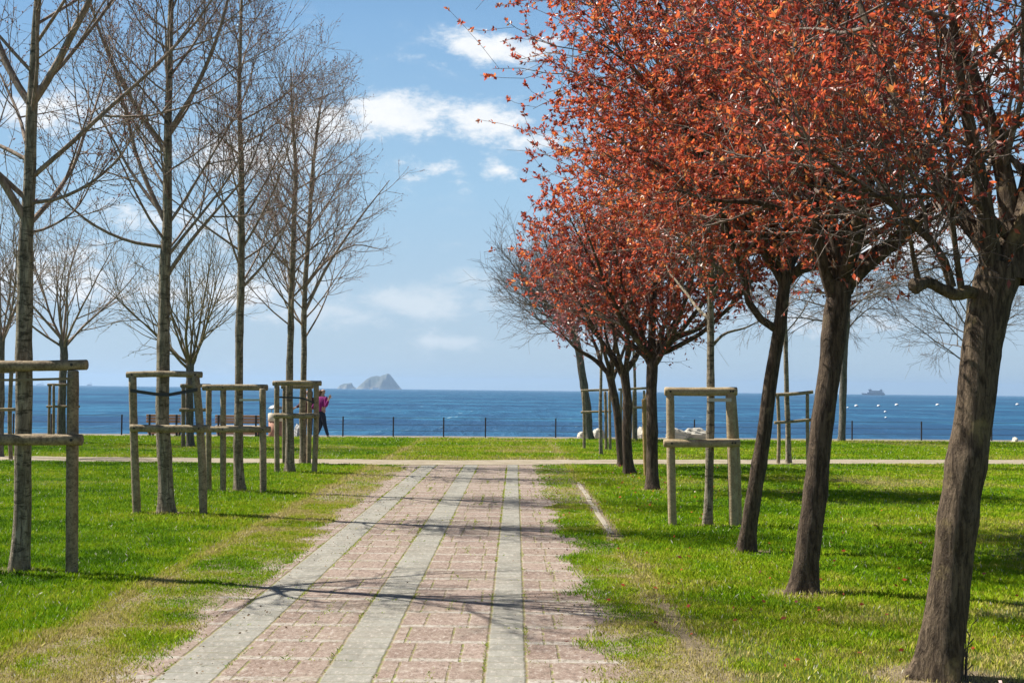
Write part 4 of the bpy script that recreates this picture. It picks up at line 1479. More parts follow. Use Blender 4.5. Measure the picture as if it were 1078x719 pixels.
red_tree('reddish tree with straight trunk, one of the crossing pair on the right',
         [(664, 499, 13), (661, 475, 11), (660, 420, 10.5), (657, 388, 12)], YR6, 306,
         limbs=[([(655, 392, 6), (643, 375, 5), (625, 345, 4), (600, 300, 1.5)], -0.3), ([(659, 390, 7), (670, 375, 6), (676, 355, 5), (685, 310, 2)], 0.2)],
         centre=(2.1, YR6, 4.6), rad=(1.85, 2.2, 2.1), nl=6, llen=2.5, per=(9, 6, 3), nleaf=11, lsize=(0.055, 0.09), group=GR, mat='leaf_purple')
YR7 = feet(655, 491, 0.15)
red_tree('reddish tree leaning left, the other of the crossing pair on the right',
         [(656, 491, 11), (653, 465, 9.5), (647, 420, 9.5), (641, 390, 10)], YR7, 307,
         limbs=[([(640, 393, 5), (625, 378, 4.5), (608, 368, 3.5), (590, 350, 1.5)], -0.3)],
         centre=(1.9, YR7, 4.45), rad=(1.75, 2.2, 2.0), nl=6, llen=2.5, per=(9, 6, 3), nleaf=9, lsize=(0.055, 0.09), group=GR, mat='leaf_purple')

GS = 'bare trees by the shore at the right'
YR8 = edge_y(2.4) - 0.4
vase('leaning grey bare tree by the shore, its twigs spreading left of the red crowns', [(621, 462, 10.5), (618, 430, 10), (612, 390, 9.5), (606, 355, 9), (600, 338, 9)], YR8, 411, 3.2, 20, bud=True,
     twig='twig_grey', ang=(0.3, 1.2), per=(9, 7, 4), group=GS, up=0.05, trad=0.0055, name='bare_tree', lt0=0.8)
bare_tree('thin bare tree standing just before the far frame with pale top rail', [(632.5, 479, 4.5), (632, 430, 4), (633, 390, 3.5), (633, 340, 3), (634, 270, 1.5)], gnd(632, 479).y, 402, n1=12, l1=1.3, t0=0.5, group=GS,
          per=(5, 4, 3), bud=None, trad=0.004)
bare_tree('thin bare tree in the frame hidden behind the crossing pair of trunks', [(669, 462, 4), (669, 430, 3.8), (668, 390, 3.5), (666, 340, 3), (665, 260, 1.2)], edge_y(4) - 0.6, 403, n1=12, l1=1.5, t0=0.5, group=GS, per=(5, 4, 3), bud=None, trad=0.005)
bare_tree('thin straight young tree in the frame behind the second red leaved trunk', [(830, 488, 6.5), (829, 440, 6), (828, 400, 5.5), (827, 350, 5), (826, 270, 3.5), (826, 180, 1.2)], gnd(830, 488).y, 404, n1=16, l1=1.7, t0=0.45,
          group=GS, per=(6, 5, 3), trad=0.0045)
YR12 = edge_y(11.3) - 0.3
vase('grey trunked bare tree by the shore left of the ferry, twigs drooping', [(886, 463, 9), (887, 430, 8.5), (888, 390, 8.5), (891, 340, 8), (893, 305, 7)], YR12, 405, 3.0, 13, bud=None, twig='twig_grey',
     ang=(0.6, 1.6), per=(8, 6, 4), group=GS, up=-0.02, trad=0.006, name='bare_tree', lt0=0.72)
vase('slender bare tree mostly hidden behind the nearest leaning trunk', [(1010, 466, 6), (1012, 430, 5.5), (1015, 395, 5), (1018, 345, 4.5), (1020, 300, 4)], 45.0, 406, 3.2, 13, bud=None, twig='twig_grey', ang=(0.4, 1.35), per=(8, 6, 4),
     group=GS, up=0.0, trad=0.0055, name='bare_tree', lt0=0.5)

# ------------------------------------------------------------------ frames
frame('thick weathered log frame at the left border, largest and nearest', Y1 - 0.16,
      [(77, 390, 76, 13, 0), (-27, 388, -30, 13, 0)],
      [(-42, 384, 92, 384, 11.5, 0.0), (-42, 463, 87, 463, 11.5, -0.105)],
      [([(-22, 400, -0.06), (20, 400, -0.02), (78, 398.5, -0.06)], 2.6, 'rope')], 'log_brown')
frame('log frame with splayed posts and a black strap, second of the left row', Y2 - 0.15,
      [(139.5, 396, 145, 8.5, 0), (206, 396, 214.5, 8.5, 0)],
      [(133, 394.5, 213, 394.5, 6.5, 0.0), (137, 450.5, 221, 451, 8, -0.085)],
      [([(137, 411, -0.055), (165, 415, -0.03), (178, 415.5, -0.03), (208, 410, -0.06)], 3.5, 'strap_dark')], 'log_grey')
frame('log frame with three posts and knotty rails, third of the left row', Y3 - 0.14,
      [(220, 409, 220, 6, 0.1), (235, 409, 235, 6.5, 0.0), (276.5, 409, 277.5, 7.5, -0.1)],
      [(213, 408, 282, 408, 6.5, -0.02), (213, 452, 285, 452, 6.5, -0.13)],
      [([(252, 421, 0.0), (278, 421, -0.12)], 2.2, 'strap_pale')], 'log_grey')
frame('narrow log frame with dark strap beside the person in magenta', Y4 - 0.2,
      [(291.5, 405, 292, 6, 0), (333, 405, 330.5, 6, 0)],
      [(287, 403.5, 338.5, 403.5, 5.5, 0.0), (288, 437.5, 336, 437.5, 5.5, -0.1)],
      [([(294, 418, -0.06), (318, 419, -0.03), (331, 424, -0.06)], 1.8, 'strap_dark')], 'log_grey')
frame('slender log frame of the last left tree, seen through the frame before it', Y5 - 0.2,
      [(299.5, 408, 299.5, 4, 0), (326, 408, 325, 5, 0)],
      [(296, 407, 330, 407, 4.5, 0.0), (296, 438, 330, 438, 4.5, -0.09)], (), 'log_brown')
frame('pale tan log frame with a white strap around the young tree on the right lawn', YR4 - 0.12,
      [(705.5, 414, 708.5, 9, 0), (768.5, 414, 773, 10, 0), (771, 416, 777, 8, 0.22)],
      [(699.5, 412, 776, 412, 9, 0.0), (698.5, 466.5, 779, 466, 8.5, -0.095)],
      [([(746, 421, -0.04), (770, 421, -0.06)], 3.6, 'strap_pale')], 'log_tan')
yy = gnd(819, 488).y
frame('small log frame between the two dark leaning trunks on the right', yy - 0.08,
      [(818.5, 415, 819, 4, 0), (850, 415, 851, 4, 0)],
      [(815, 415.5, 856, 412.5, 3.6, 0.0), (815, 445, 855, 441.5, 3.2, -0.08)], (), 'log_grey')
yy = gnd(642, 474).y
frame('thin log frame on the far lawn before the leaning grey shore tree', yy,
      [(614, 412, 615, 3.2, 0.6), (637, 412, 638, 3.2, 0.1), (641.5, 411, 642.5, 3.2, 0)],
      [(611.5, 411.3, 644, 410.5, 2.6, 0.3), (611.5, 434, 644, 433, 2.4, 0.25)], (), 'log_grey')
frame('far small log frame seen between the crossing trunks', edge_y(4) - 0.9,
      [(654, 411, 654.5, 2.8, 0), (667.3, 411, 667, 3, 0.3), (678, 411, 678, 2.8, 0)],
      [(651, 410, 681, 408.5, 2.6, 0), (651, 430, 681, 428.5, 2.8, -0.07)], (), 'log_tan')
yy = gnd(193, 470).y
frame('log frame with dark rail ends round the low yellowish tree', yy - 0.12,
      [(193, 407, 193, 4.2, 0), (219, 407, 220, 4, 0)],
      [(190, 406, 222, 406, 4, 0), (189, 431.5, 223, 431.5, 3.8, -0.1)], (), 'log_brown')
yy = gnd(60, 466).y
frame('far log frame with closely set posts seen inside the nearest frame', yy - 0.1,
      [(52.5, 405, 51.5, 3, 0), (56.5, 405, 56, 3, -0.4), (80, 405, 81, 3, 0)],
      [(50, 405, 83, 405, 2.8, 0), (49, 428, 84, 428, 2.6, -0.07)], (), 'log_brown')
yy = gnd(12, 484).y
frame('far log frame at the left border around the half hidden tree', yy,
      [(12, 392, 12, 4.5, 0), (-20, 392, -21, 4.5, 0)],
      [(-24, 391, 16, 391, 4, 0), (-24, 431, 16, 431, 3.6, -0.09)], (), 'log_brown')

# lone yellow stake leaning by the dark trunk
g = gnd(680.5, 502)
st = thing('wooden_stake', (g.x, g.y, 0), 'lone yellowish stake with ragged top beside the straight dark trunk', 'stake')
link('shaft', log_mesh((g.x, g.y, -0.1), at(678, 420, g.y), 0.042, 901), MAT['log_yellow'], st)
tp = at(678, 421, g.y)
link('split_top', log_mesh((tp.x + 0.01, tp.y - 0.02, tp.z - 0.04), (tp.x + 0.045, tp.y - 0.02, tp.z + 0.17), 0.016, 902, k=7, r2=0.006), MAT['log_yellow'], st)

# ------------------------------------------------------------------ promenade furniture
FY = lambda X: edge_y(X) + PROM - 0.75
bz = PZ


def on_prom(px, off):
    """world point on the promenade seen in photo column px, 'off' metres past the lawn edge."""
    Y = 50.0
    for _ in range(6):
        d = ray(px, 455)
        X = d.x / d.y * Y
        Y = edge_y(X) + off
    return X, Y


fx = [-40, 14, 54, 128, 202, 275, 361, 414, 467, 511, 585, 658, 731, 805, 897, 970, 1044, 1118]
X0, Y0 = on_prom(fx[0], PROM - 0.75)
fr = thing('seaside_fence', (X0, Y0, bz), 'low dark metal fence with thin rails along the water edge', 'fence')
pts = [on_prom(x, PROM - 0.75) for x in fx]
FH = 0.72
for X, Y in pts:
    MB().box((X - 0.024, Y - 0.024, bz), (X + 0.024, Y + 0.024, bz + FH), 0.008).build('post', MAT['iron'], fr)
for h in (0.68, 0.44, 0.22):
    rm = MB()
    for (xa, ya), (xb, yb) in zip(pts, pts[1:]):
        rm.rod((xa, ya, bz + h), (xb, yb, bz + h), 0.0065, 6)
    rm.build('rail', MAT['iron'], fr)


def bench(label, px, w_px, off=1.3):
    X, Y = on_prom(px, off)
    W = w_px * Y / F
    rt = thing('park_bench', (X, Y, bz), label, 'bench', 'benches on the promenade facing the sea')
    for s in (-1, 1):
        xx = X + s * (W / 2 - 0.12)
        m = MB()
        m.box((xx - 0.035, Y - 0.04, bz), (xx + 0.035, Y + 0.05, bz + 0.40), 0.006)
        m.box((xx - 0.035, Y + 0.36, bz), (xx + 0.035, Y + 0.43, bz + 0.40), 0.006)
        m.box((xx - 0.035, Y - 0.06, bz + 0.36), (xx + 0.035, Y + 0.46, bz + 0.41), 0.006)
        m.build('leg', MAT['iron'], rt)
        m = MB()
        m.box((xx - 0.03, Y - 0.10, bz + 0.36), (xx + 0.03, Y - 0.05, bz + 0.80), 0.006)
        m.build('back_support', MAT['iron'], rt)
    for j in range(3):
        m = MB()
        z = bz + 0.53 + j * 0.095
        m.box((X - W / 2, Y - 0.05, z), (X + W / 2, Y - 0.015, z + 0.08), 0.006)
        m.build('back_slat', MAT['bench_wood'], rt)
    m = MB()
    for j in range(4):
        y = Y + 0.0 + j * 0.115
        m.box((X - W / 2, y, bz + 0.412), (X + W / 2, y + 0.10, bz + 0.452), 0.006)
    m.build('seat', MAT['bench_lit'], rt)
    m = MB()
    m.box((X - W / 2 + 0.05, Y - 0.03, bz + 0.16), (X + W / 2 - 0.05, Y + 0.0, bz + 0.36), 0.006)
    m.build('front_board', MAT['bench_wood'], rt)


bench('slatted brown bench behind the second log frame, farther from the bin', 172, 36)
bench('slatted brown bench behind the third log frame, closer to the bin', 250, 47)

X, Y = on_prom(290, 1.4)
bn = thing('litter_bin', (X, Y, bz), 'round cream and terracotta litter bin with raised grey hood beside the narrow frame', 'litter bin')
MB().lathe((X, Y, bz), [(0.20, 0.0), (0.23, 0.03), (0.23, 0.60)], 24).build('body', MAT['terracotta'], bn, True)
MB().lathe((X, Y, bz), [(0.235, 0.603), (0.255, 0.62), (0.255, 0.85), (0.235, 0.87)], 24).build('rim', MAT['cream'], bn, True)
for a in (0.5, 2.6, 4.7):
    MB().rod((X + 0.2 * math.cos(a), Y + 0.2 * math.sin(a), bz + 0.87), (X + 0.17 * math.cos(a), Y + 0.17 * math.sin(a), bz + 1.0), 0.014).build('hood_post', MAT['metal_grey'], bn)
MB().lathe((X, Y, bz), [(0.25, 1.0), (0.25, 1.03), (0.20, 1.09), (0.10, 1.14), (0.02, 1.15)], 24).build('hood', MAT['metal_grey'], bn, True)


def boulder(label, px, py_top, w_px, off, seed, mat='rock', depth=0.6, group='pale boulders along the shore', shape=1.0):
    X, Y = on_prom(px, off)
    top = at(px, py_top, Y).z
    W = w_px * Y / F
    rng = np.random.default_rng(seed)
    bm = bmesh.new()
    bmesh.ops.create_icosphere(bm, subdivisions=4, radius=1.0)
    dirs = unit(rng.normal(0, 1, (16, 3)))
    offs = rng.uniform(0.62, 0.95, 16)
    ph = rng.random(6) * 6
    for v in bm.verts:
        n = np.array(v.co)
        s = np.max([0] + [float(n @ d) / o for d, o in zip(dirs, offs)])
        r = 1.0 / max(s, 1.0)
        r *= 1 + 0.05 * math.sin(9 * n[0] + ph[0]) * math.sin(8 * n[1] + ph[1]) + 0.04 * math.sin(17 * n[2] + ph[2] + 6 * n[0])
        p = n * r
        v.co = (X + p[0] * W / 2 * 1.1, Y + p[1] * depth / 2, bz - 0.05 + (p[2] * 0.62 + 0.42) * (top - bz + 0.05))
    me = bpy.data.meshes.new('boulder')
    bm.to_mesh(me)
    bm.free()
    me.polygons.foreach_set('use_smooth', [False] * len(me.polygons))
    o = link('boulder', me, MAT[mat])
    tag(o, label, 'boulder', group)
    me.transform(Matrix.Translation((-X, -Y, -bz)))
    o.location = (X, Y, bz)
    return o


boulder('long white boulder seen through the pale tan frame, left of its young trunk', 713, 450, 27, 1.6, 1)
boulder('white boulder half hidden behind the young trunk in the pale tan frame', 734, 447.5, 30, 1.8, 2, depth=0.8)
boulder('small white boulder left of the leaning grey shore trunk', 612, 453, 10, 1.0, 3)
boulder('white boulder right of the leaning grey shore trunk', 630, 450, 13, 1.0, 4)
boulder('pale boulder peeping out beside the yellow stake', 674, 450, 9, 1.4, 5)
boulder('pale grey boulder seen through the narrow frame beside the bin', 314, 446, 12, 1.6, 6, 'rock_grey')
boulder('tiny pale stone at the lawn edge by the right border', 1068, 460, 6, 0.4, 7)


# ------------------------------------------------------------------ people
def skin_body(name, joints, edges, radii, mat, parent, sub=2, root_i=0):
    me = bpy.data.meshes.new(name)
    me.from_pydata([tuple(j) for j in joints], edges, [])
    o = bpy.data.objects.new(name, me)
    COL.objects.link(o)
    o.modifiers.new('s', 'SKIN')
    sv = me.skin_vertices[0].data
    for i, r in enumerate(radii):
        sv[i].radius = (r, r) if not isinstance(r, tuple) else r
        sv[i].use_root = i == root_i
    m = o.modifiers.new('u', 'SUBSURF')
    m.levels = m.render_levels = sub
    bpy.context.view_layer.update()
    dg = bpy.context.evaluated_depsgraph_get()
    ev = bpy.data.meshes.new_from_object(o.evaluated_get(dg))
    bpy.data.objects.remove(o)
    ev.polygons.foreach_set('use_smooth', [True] * len(ev.polygons))
    return link(name, ev, mat, parent)


def person(label, px, off, J, jacket, trousers, hair, facing, hgt=1.68):
    """J: joints in metres relative to the feet point (x right, y away, z up)."""
    X, Y = on_prom(px, off)
    O = Vector((X, Y, bz))
    rt = thing('person', O, label, 'person', 'people on the promenade')
    w = {k: O + Vector(v) for k, v in J.items()}
    # body: one continuous surface of skin
    names = ['pelvis', 'waist', 'chest', 'neck', 'head', 'crown', 'lsh', 'lel', 'lwr', 'lpalm', 'rsh', 'rel', 'rwr', 'rpalm',
             'lhip', 'lkn', 'lan', 'ltoe', 'rhip', 'rkn', 'ran', 'rtoe']
    w['crown'] = w['head'] + Vector((0, 0, 0.09))
    for s in 'lr':
        d = (w[s + 'wr'] - w[s + 'el']).normalized()
        w[s + 'palm'] = w[s + 'wr'] + d * 0.08
    rad = [0.13, 0.115, (0.15, 0.105), 0.05, 0.092, 0.07, 0.055, 0.04, 0.026, 0.034, 0.055, 0.04, 0.026, 0.034,
           0.085, 0.052, 0.036, 0.036, 0.085, 0.052, 0.036, 0.036]
    ix = {n: i for i, n in enumerate(names)}
    E = [('pelvis', 'waist'), ('waist', 'chest'), ('chest', 'neck'), ('neck', 'head'), ('head', 'crown'), ('chest', 'lsh'), ('lsh', 'lel'), ('lel', 'lwr'), ('lwr', 'lpalm'),
         ('chest', 'rsh'), ('rsh', 'rel'), ('rel', 'rwr'), ('rwr', 'rpalm'), ('pelvis', 'lhip'), ('lhip', 'lkn'), ('lkn', 'lan'), ('lan', 'ltoe'),
         ('pelvis', 'rhip'), ('rhip', 'rkn'), ('rkn', 'ran'), ('ran', 'rtoe')]
    joints = [w[n] for n in names]
    edges = [(ix[a], ix[b_]) for a, b_ in E]
    # fingers and nose grow from the same body
    for s in 'lr':
        d = (w[s + 'palm'] - w[s + 'wr']).normalized()
        side = d.cross(Vector((0, 1, 0.2))).normalized()
        pi = ix[s + 'palm']
        for k, (o_, ln) in enumerate(((-0.028, 0.062), (-0.009, 0.078), (0.010, 0.074), (0.028, 0.056))):
            a = w[s + 'palm'] + side * o_ + d * 0.028
            b_ = a + d * ln * 0.6 + Vector((0, -0.006, 0))
            c = b_ + d * ln * 0.4 + Vector((0, -0.02, 0))
            n0 = len(joints)
            joints += [a, b_, c]
            rad += [0.010, 0.009, 0.007]
            edges += [(pi, n0), (n0, n0 + 1), (n0 + 1, n0 + 2)]
        a = w[s + 'palm'] - side * 0.035 - d * 0.01
        n0 = len(joints)
        joints += [a, a - side * 0.022 + d * 0.03, a - side * 0.028 + d * 0.055]
        rad += [0.011, 0.010, 0.008]
        edges += [(pi, n0), (n0, n0 + 1), (n0 + 1, n0 + 2)]
    fd = Vector(facing).normalized()
    n0 = len(joints)
    joints.append(w['head'] + fd * 0.105 + Vector((0, 0, -0.005)))
    rad.append(0.014)
    edges.append((ix['head'], n0))
    skin_body('body', joints, edges, rad, MAT['skin'], rt)
    # eyes, mouth and ears
    lat = fd.cross(Vector((0, 0, 1)))
    for s in (-1, 1):
        MB().lathe(w['head'] + fd * 0.088 + lat * 0.032 * s + Vector((0, 0, 0.02)), [(0.004, -0.008), (0.010, 0), (0.004, 0.008)], 8).build('eye', MAT['hair_dark'], rt)
    MB().rod(w['head'] + fd * 0.086 - lat * 0.022 + Vector((0, 0, -0.05)), w['head'] + fd * 0.086 + lat * 0.022 + Vector((0, 0, -0.05)), 0.006).build('mouth', MAT['magenta'], rt)
    # jacket
    jn = [w['pelvis'] + Vector((0, 0, 0.03)), w['waist'], w['chest'], w['neck'] + Vector((0, 0, -0.05)), w['lsh'], w['lel'], w['lwr'] - (w['lwr'] - w['lel']).normalized() * 0.03,
          w['rsh'], w['rel'], w['rwr'] - (w['rwr'] - w['rel']).normalized() * 0.03]
    skin_body('jacket', jn, [(0, 1), (1, 2), (2, 3), (2, 4), (4, 5), (5, 6), (2, 7), (7, 8), (8, 9)],
              [0.165, 0.145, (0.175, 0.13), 0.07, 0.078, 0.06, 0.046, 0.078, 0.06, 0.046], MAT[jacket], rt, root_i=1)
    tn = [w['pelvis'] + Vector((0, 0, 0.05)), w['pelvis'], w['lhip'], w['lkn'], w['lan'] + Vector((0, 0, 0.03)), w['rhip'], w['rkn'], w['ran'] + Vector((0, 0, 0.03))]
    skin_body('trousers', tn, [(0, 1), (1, 2), (2, 3), (3, 4), (1, 5), (5, 6), (6, 7)], [0.14, 0.15, 0.105, 0.07, 0.052, 0.105, 0.07, 0.052], MAT[trousers], rt, root_i=1)
    for s in 'lr':
        skin_body('shoe', [w[s + 'an'] + Vector((0, 0, -0.02)), (w[s + 'an'] + w[s + 'toe']) / 2, w[s + 'toe']], [(0, 1), (1, 2)], [0.05, 0.046, 0.042], MAT['shoe'], rt)
    hn = [w['head'] - fd * 0.03 + Vector((0, 0, 0.045)), w['head'] - fd * 0.06, w['head'] - fd * 0.085 + Vector((0, 0, -0.12)), w['head'] - fd * 0.09 + Vector((0, 0, -0.24))]
    skin_body('hair', hn, [(0, 1), (1, 2), (2, 3)], [0.102, 0.095, 0.07, 0.035], MAT[hair], rt)
    return rt


person('person in magenta top striding with one hand raised, right of the narrow frame', 338, 1.7, dict(
    pelvis=(0, 0, 0.92), waist=(0.0, 0, 1.08), chest=(0.03, 0, 1.30), neck=(0.03, 0, 1.47), head=(0.03, 0, 1.60),
    lsh=(0.16, -0.10, 1.38), lel=(0.17, -0.16, 1.10), lwr=(0.27, -0.24, 1.34), rsh=(-0.10, 0.10, 1.38), rel=(-0.26, 0.14, 1.16), rwr=(-0.36, 0.05, 1.00),
    lhip=(0.06, -0.07, 0.88), lkn=(0.13, -0.07, 0.49), lan=(0.24, -0.04, 0.09), ltoe=(0.36, -0.08, 0.04),
    rhip=(-0.04, 0.07, 0.88), rkn=(-0.01, 0.02, 0.48), ran=(-0.16, 0.10, 0.10), rtoe=(-0.04, 0.06, 0.04)), 'magenta', 'navy', 'hair_brown', (1, -0.4, 0))
person('person in dark maroon reaching one arm out, half hidden behind a trunk', 324, 2.0, dict(
    pelvis=(0, 0, 0.90), waist=(0.0, 0, 1.05), chest=(0.0, 0, 1.27), neck=(0.01, 0, 1.43), head=(0.02, 0, 1.56),
    lsh=(-0.16, -0.05, 1.35), lel=(-0.26, -0.12, 1.13), lwr=(-0.40, -0.22, 1.05), rsh=(0.16, 0.05, 1.35), rel=(0.20, 0.02, 1.08), rwr=(0.14, -0.18, 1.0),
    lhip=(-0.08, 0, 0.86), lkn=(-0.10, -0.03, 0.48), lan=(-0.11, 0.0, 0.09), ltoe=(-0.14, -0.14, 0.04),
    rhip=(0.08, 0, 0.86), rkn=(0.10, -0.03, 0.48), ran=(0.10, 0.03, 0.09), rtoe=(0.14, -0.11, 0.04)), 'maroon', 'navy', 'hair_dark', (-0.7, -0.7, 0))

# ------------------------------------------------------------------ sea: buoys, ships, islands


def sea_pt(px, py):
    return gnd(px, py, SEA_Z)


def buoy(label, px, py, d_px):
    p = sea_pt(px, py)
    r = 0.8 * d_px / 2 * p.y / F
    rt = thing('mooring_buoy', (p.x, p.y, SEA_Z), label, 'buoy', 'white buoys floating off the right shore')
    MB().lathe((p.x, p.y, SEA_Z), [(r * 0.55, -r * 0.3), (r * 0.9, 0), (r, r * 0.35), (r * 0.85, r * 0.75), (r * 0.5, r * 1.0), (r * 0.1, r * 1.08)], 20).build('float', MAT['white'], rt, True)
    MB().rod((p.x, p.y, SEA_Z + r * 1.05), (p.x, p.y, SEA_Z + r * 1.5), r * 0.10).build('mooring_ring', MAT['iron'], rt)
    MB().lathe((p.x, p.y, SEA_Z), [(r * 1.0, -0.05), (r * 1.04, r * 0.05), (r * 1.04, r * 0.22), (r * 0.98, r * 0.28)], 20).build('band', MAT['hull'], rt, True)


buoy('white buoy right of the grey shore trunk, largest and leftmost', 901.5, 428, 5)
buoy('white buoy below the ferry bow', 925, 428, 4.5)
buoy('white buoy just right of the ferry stern', 944, 427, 5)
buoy('lone white buoy halfway between the ferry and the nearest trunk', 987, 427, 5)
buoy('small white buoy close under the ferry, upper of two', 932, 434, 3.6)
buoy('small white buoy close under the ferry, lower of two', 932.5, 440, 3.2)
buoy('white buoy at the right border beyond the nearest trunk', 1071, 426.5, 4.5)
buoy('small white buoy touching the grey shore trunk', 892.5, 429.5, 3)


def hull_mesh(L, B, H, bow=0.16, n=14):
    """ship hull along x from -L/2 (bow) to L/2 (stern), keel at z=0."""
    V, Fq = [], []
    xs = np.linspace(-L / 2, L / 2, n)
    for x in xs:
        u = (x + L / 2) / L
        b_ = B / 2 * min(1.0, (u / 0.22) ** 0.6 if u > 0 else 0.02)
        b_ = max(b_, 0.02 * B)
        sheer = H * (1 + bow * max(0, 1 - u / 0.3))
        rake = -0.05 * L * max(0, 1 - u / 0.15)
        V += [(x + rake, -b_, sheer), (x, -b_ * 0.8, 0.0), (x, b_ * 0.8, 0.0), (x + rake, b_, sheer)]
    for i in range(n - 1):
        a, c = i * 4, i * 4 + 4
        for j in range(3):
            Fq.append((a + j, a + j + 1, c + j + 1, c + j))
        Fq.append((a + 3, a, c, c + 3))
    Fq += [(0, 3, 2, 1), (n * 4 - 4, n * 4 - 3, n * 4 - 2, n * 4 - 1)]
    return V, Fq


def shipthing(name, label, px, Yd, L, cat, group=None):
    x = at(px, 412, Yd).x
    rt = thing(name, (x, Yd, SEA_Z), label, cat, group)
    return rt, Vector((x, Yd, SEA_Z))


FYD = 4000.0
rt, O = shipthing('ferry', 'white passenger ferry with blue grey haze put into its colour, stacked decks and dark funnel on the horizon', 919.5, FYD, 60, 'ferry')
V, Fq = hull_mesh(61, 13, 5.2)
link('hull', mesh_np('hull', [(O.x + x, O.y + y, O.z + z - 0.6) for x, y, z in V], [Fq], False), MAT['hull'], rt)


def sbox(x0, x1, z0, z1, hw, name, mat, bev=0.2):
    MB().box((O.x + x0, O.y - hw, O.z + z0), (O.x + x1, O.y + hw, O.z + z1), bev).build(name, MAT[mat], rt)


sbox(-19, 28, 4.65, 8.2, 6.0, 'lower_deck', 'ferry_white_hazed')
sbox(-18.5, 27.5, 5.7, 7.0, 6.05, 'window_band', 'glass_dark', 0)
sbox(-16, 28.5, 8.25, 8.7, 6.3, 'deck_edge', 'ferry_white_hazed')
sbox(-15, 24, 8.75, 12.2, 5.4, 'upper_deck', 'ferry_white_hazed')
sbox(-14.5, 23.5, 9.7, 11.2, 5.45, 'window_band', 'glass_dark', 0)
sbox(-14, 30, 12.25, 12.7, 5.9, 'roof', 'hull')
sbox(-14, -6, 12.75, 15.8, 4.0, 'wheelhouse', 'ferry_white_hazed')
sbox(-14.1, -5.9, 14.0, 15.2, 4.05, 'wheelhouse_window', 'glass_dark', 0)
sbox(-16, -4, 15.85, 16.3, 4.4, 'wheelhouse_roof', 'hull')
sbox(18, 24, 12.75, 16.6, 2.4, 'funnel', 'hull', 0.5)
MB().rod((O.x - 9, O.y, O.z + 16.3), (O.x - 9, O.y, O.z + 21.5), 0.35, r2=0.18).build('mast', MAT['iron'], rt)

for px, L, Yd, lab in ((42, 46, 9000, 'faint far ship on the horizon right of the nearest bare trunk'), (94, 26, 8000, 'tiny far ship on the horizon just right of the thick frame post')):
    rt, O = shipthing('cargo_ship', lab, px, Yd, L, 'ship', 'faint ships on the left horizon')
    V, Fq = hull_mesh(L, L * 0.2, 6.5)
    link('hull', mesh_np('hull', [(O.x + x, O.y + y, O.z + z - 0.6) for x, y, z in V], [Fq], False), MAT['hull'], rt)
    sbox(L * 0.18, L * 0.42, 6.0, 17, L * 0.08, 'superstructure', 'white')
    sbox(-L * 0.3, L * 0.1, 6.0, 9.5, L * 0.08, 'deck_cargo', 'hull')
    MB().rod((O.x + L * 0.3, O.y, O.z + 17), (O.x + L * 0.3, O.y, O.z + 24), 0.5).build('mast', MAT['iron'], rt)


def island_mat():
    b = NB('island_ground')
    p = b.pos()
    a = b.noise(p, 0.02, 6, 0.65)
    z = b.xyz(p)[2]
    g = b.n('ShaderNodeNewGeometry').outputs['Normal']
    c = b.mix(b.ss(a, 0.35, 0.65), (0.05, 0.065, 0.045), (0.11, 0.105, 0.08))
    c = b.mix(b.m('MULTIPLY', b.m('SUBTRACT', 1.0, b.ss(z, 0.0, 14.0)), 0.6), c, (0.26, 0.25, 0.22))
    return b.out(b.bsdf(c, 0.95, 0.1))


MAT['island'] = island_mat()


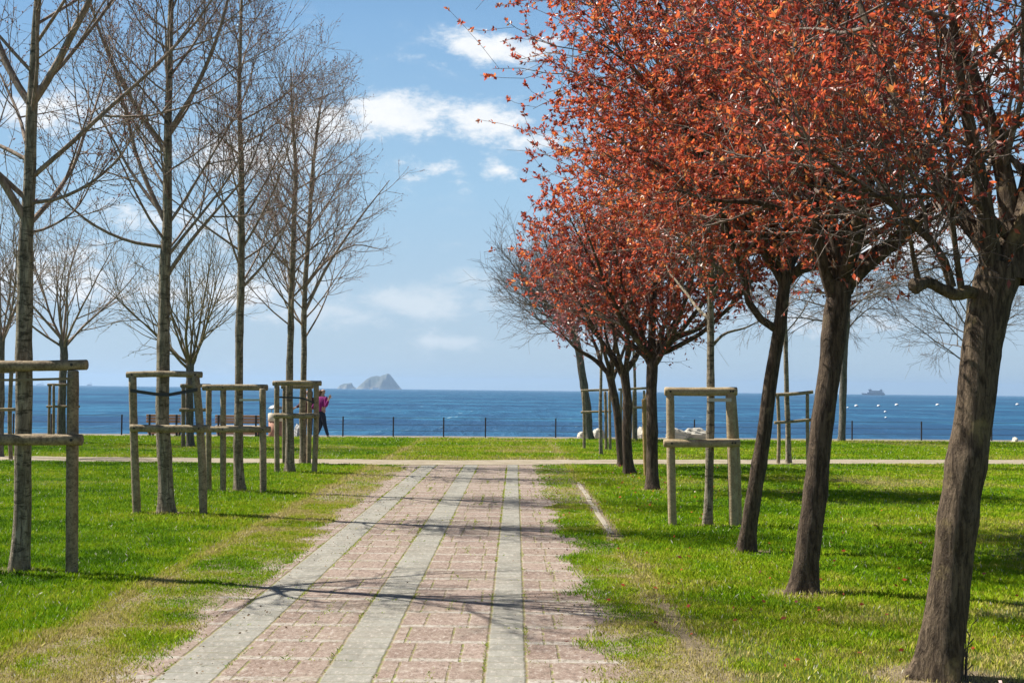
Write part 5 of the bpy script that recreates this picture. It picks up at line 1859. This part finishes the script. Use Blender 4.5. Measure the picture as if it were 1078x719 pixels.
def island(label, prof, Yd, depth, seed):
    """prof: photo outline (px, py) of the ridge; a rounded hill with that skyline."""
    rng = np.random.default_rng(seed)
    pts = [at(x, y, Yd) for x, y in prof]
    x0, x1 = pts[0].x, pts[-1].x
    nx, ny = 90, 40
    xs = np.linspace(x0, x1, nx)
    zr = np.interp(xs, [p.x for p in pts], [max(p.z - SEA_Z, 0) for p in pts])
    V = []
    for j in range(ny):
        v = j / (ny - 1) * 2 - 1
        s = max(0.0, 1 - abs(v) ** 1.7)
        for i in range(nx):
            sh = s ** (0.75 + 0.5 * math.sin(i * 0.17 + seed))
            rough = 1 - 0.16 * abs(math.sin(i * 0.35 + 2.2 * v + seed)) * (1 - s)
            wv = (0.35 + 0.65 * math.sin(math.pi * min(max(i / (nx - 1), 0.02), 0.98)) ** 0.5)
            V.append((xs[i], Yd + v * depth / 2 * wv, SEA_Z - 2 + (zr[i] + 2) * sh * rough))
    Fq = [(j * nx + i, j * nx + i + 1, (j + 1) * nx + i + 1, (j + 1) * nx + i) for j in range(ny - 1) for i in range(nx - 1)]
    o = link('island', mesh_np('island', V, [Fq]), MAT['island'])
    o['kind'] = 'structure'
    o['label'] = label
    return o


IY = 6000.0
island('steep rocky island on the horizon with a pointed peak toward its right', [(375, 409), (380, 404.5), (383, 401.8), (387, 398.6), (391, 396.6), (396, 395.6), (401, 396.3), (402.5, 394.8), (406, 394.3), (408.6, 393), (410.5, 394.2), (413.5, 398), (417, 402.4), (420, 406.5), (422, 409)], IY, 240, 1)
island('low islet beside the steep island', [(355, 408.6), (358, 405.6), (362, 403.9), (366, 403.6), (370.3, 402.9), (371.6, 406), (374.5, 408.6)], IY + 200, 110, 2)
for px, w, h, lab in ((385.5, 5, 4.5, 'long low white building on the island shore, left of its neighbour'), (395.5, 6.5, 7.5, 'taller pale building at the waterline under the island peak')):
    x = at(px, 408, IY - 128).x
    W = w * IY / F
    rt = thing('shore_building', (x, IY - 128, SEA_Z), lab, 'building', 'buildings on the island shore')
    MB().box((x - W / 2, IY - 134, SEA_Z - 1), (x + W / 2, IY - 120, SEA_Z + h), 0.2).build('wall', MAT['white'], rt)
    MB().box((x - W / 2 - 0.6, IY - 135, SEA_Z + h + 0.02), (x + W / 2 + 0.6, IY - 119, SEA_Z + h + 1.2), 0.2).build('roof', MAT['terracotta'], rt)
    m = MB()
    for k in range(5):
        xx = x - W / 2 + (k + 0.5) * W / 5
        m.box((xx - 0.9, IY - 134.12, SEA_Z + h * 0.4), (xx + 0.9, IY - 134.02, SEA_Z + h * 0.75))
    m.build('window_row', MAT['glass_dark'], rt)

make_grass()
quad_sheet('lawn_ground', [(-XE, -40), (XE, -40), (XE, edge_y(XE)), (-XE, edge_y(-XE))], 0.0, ground_mat())
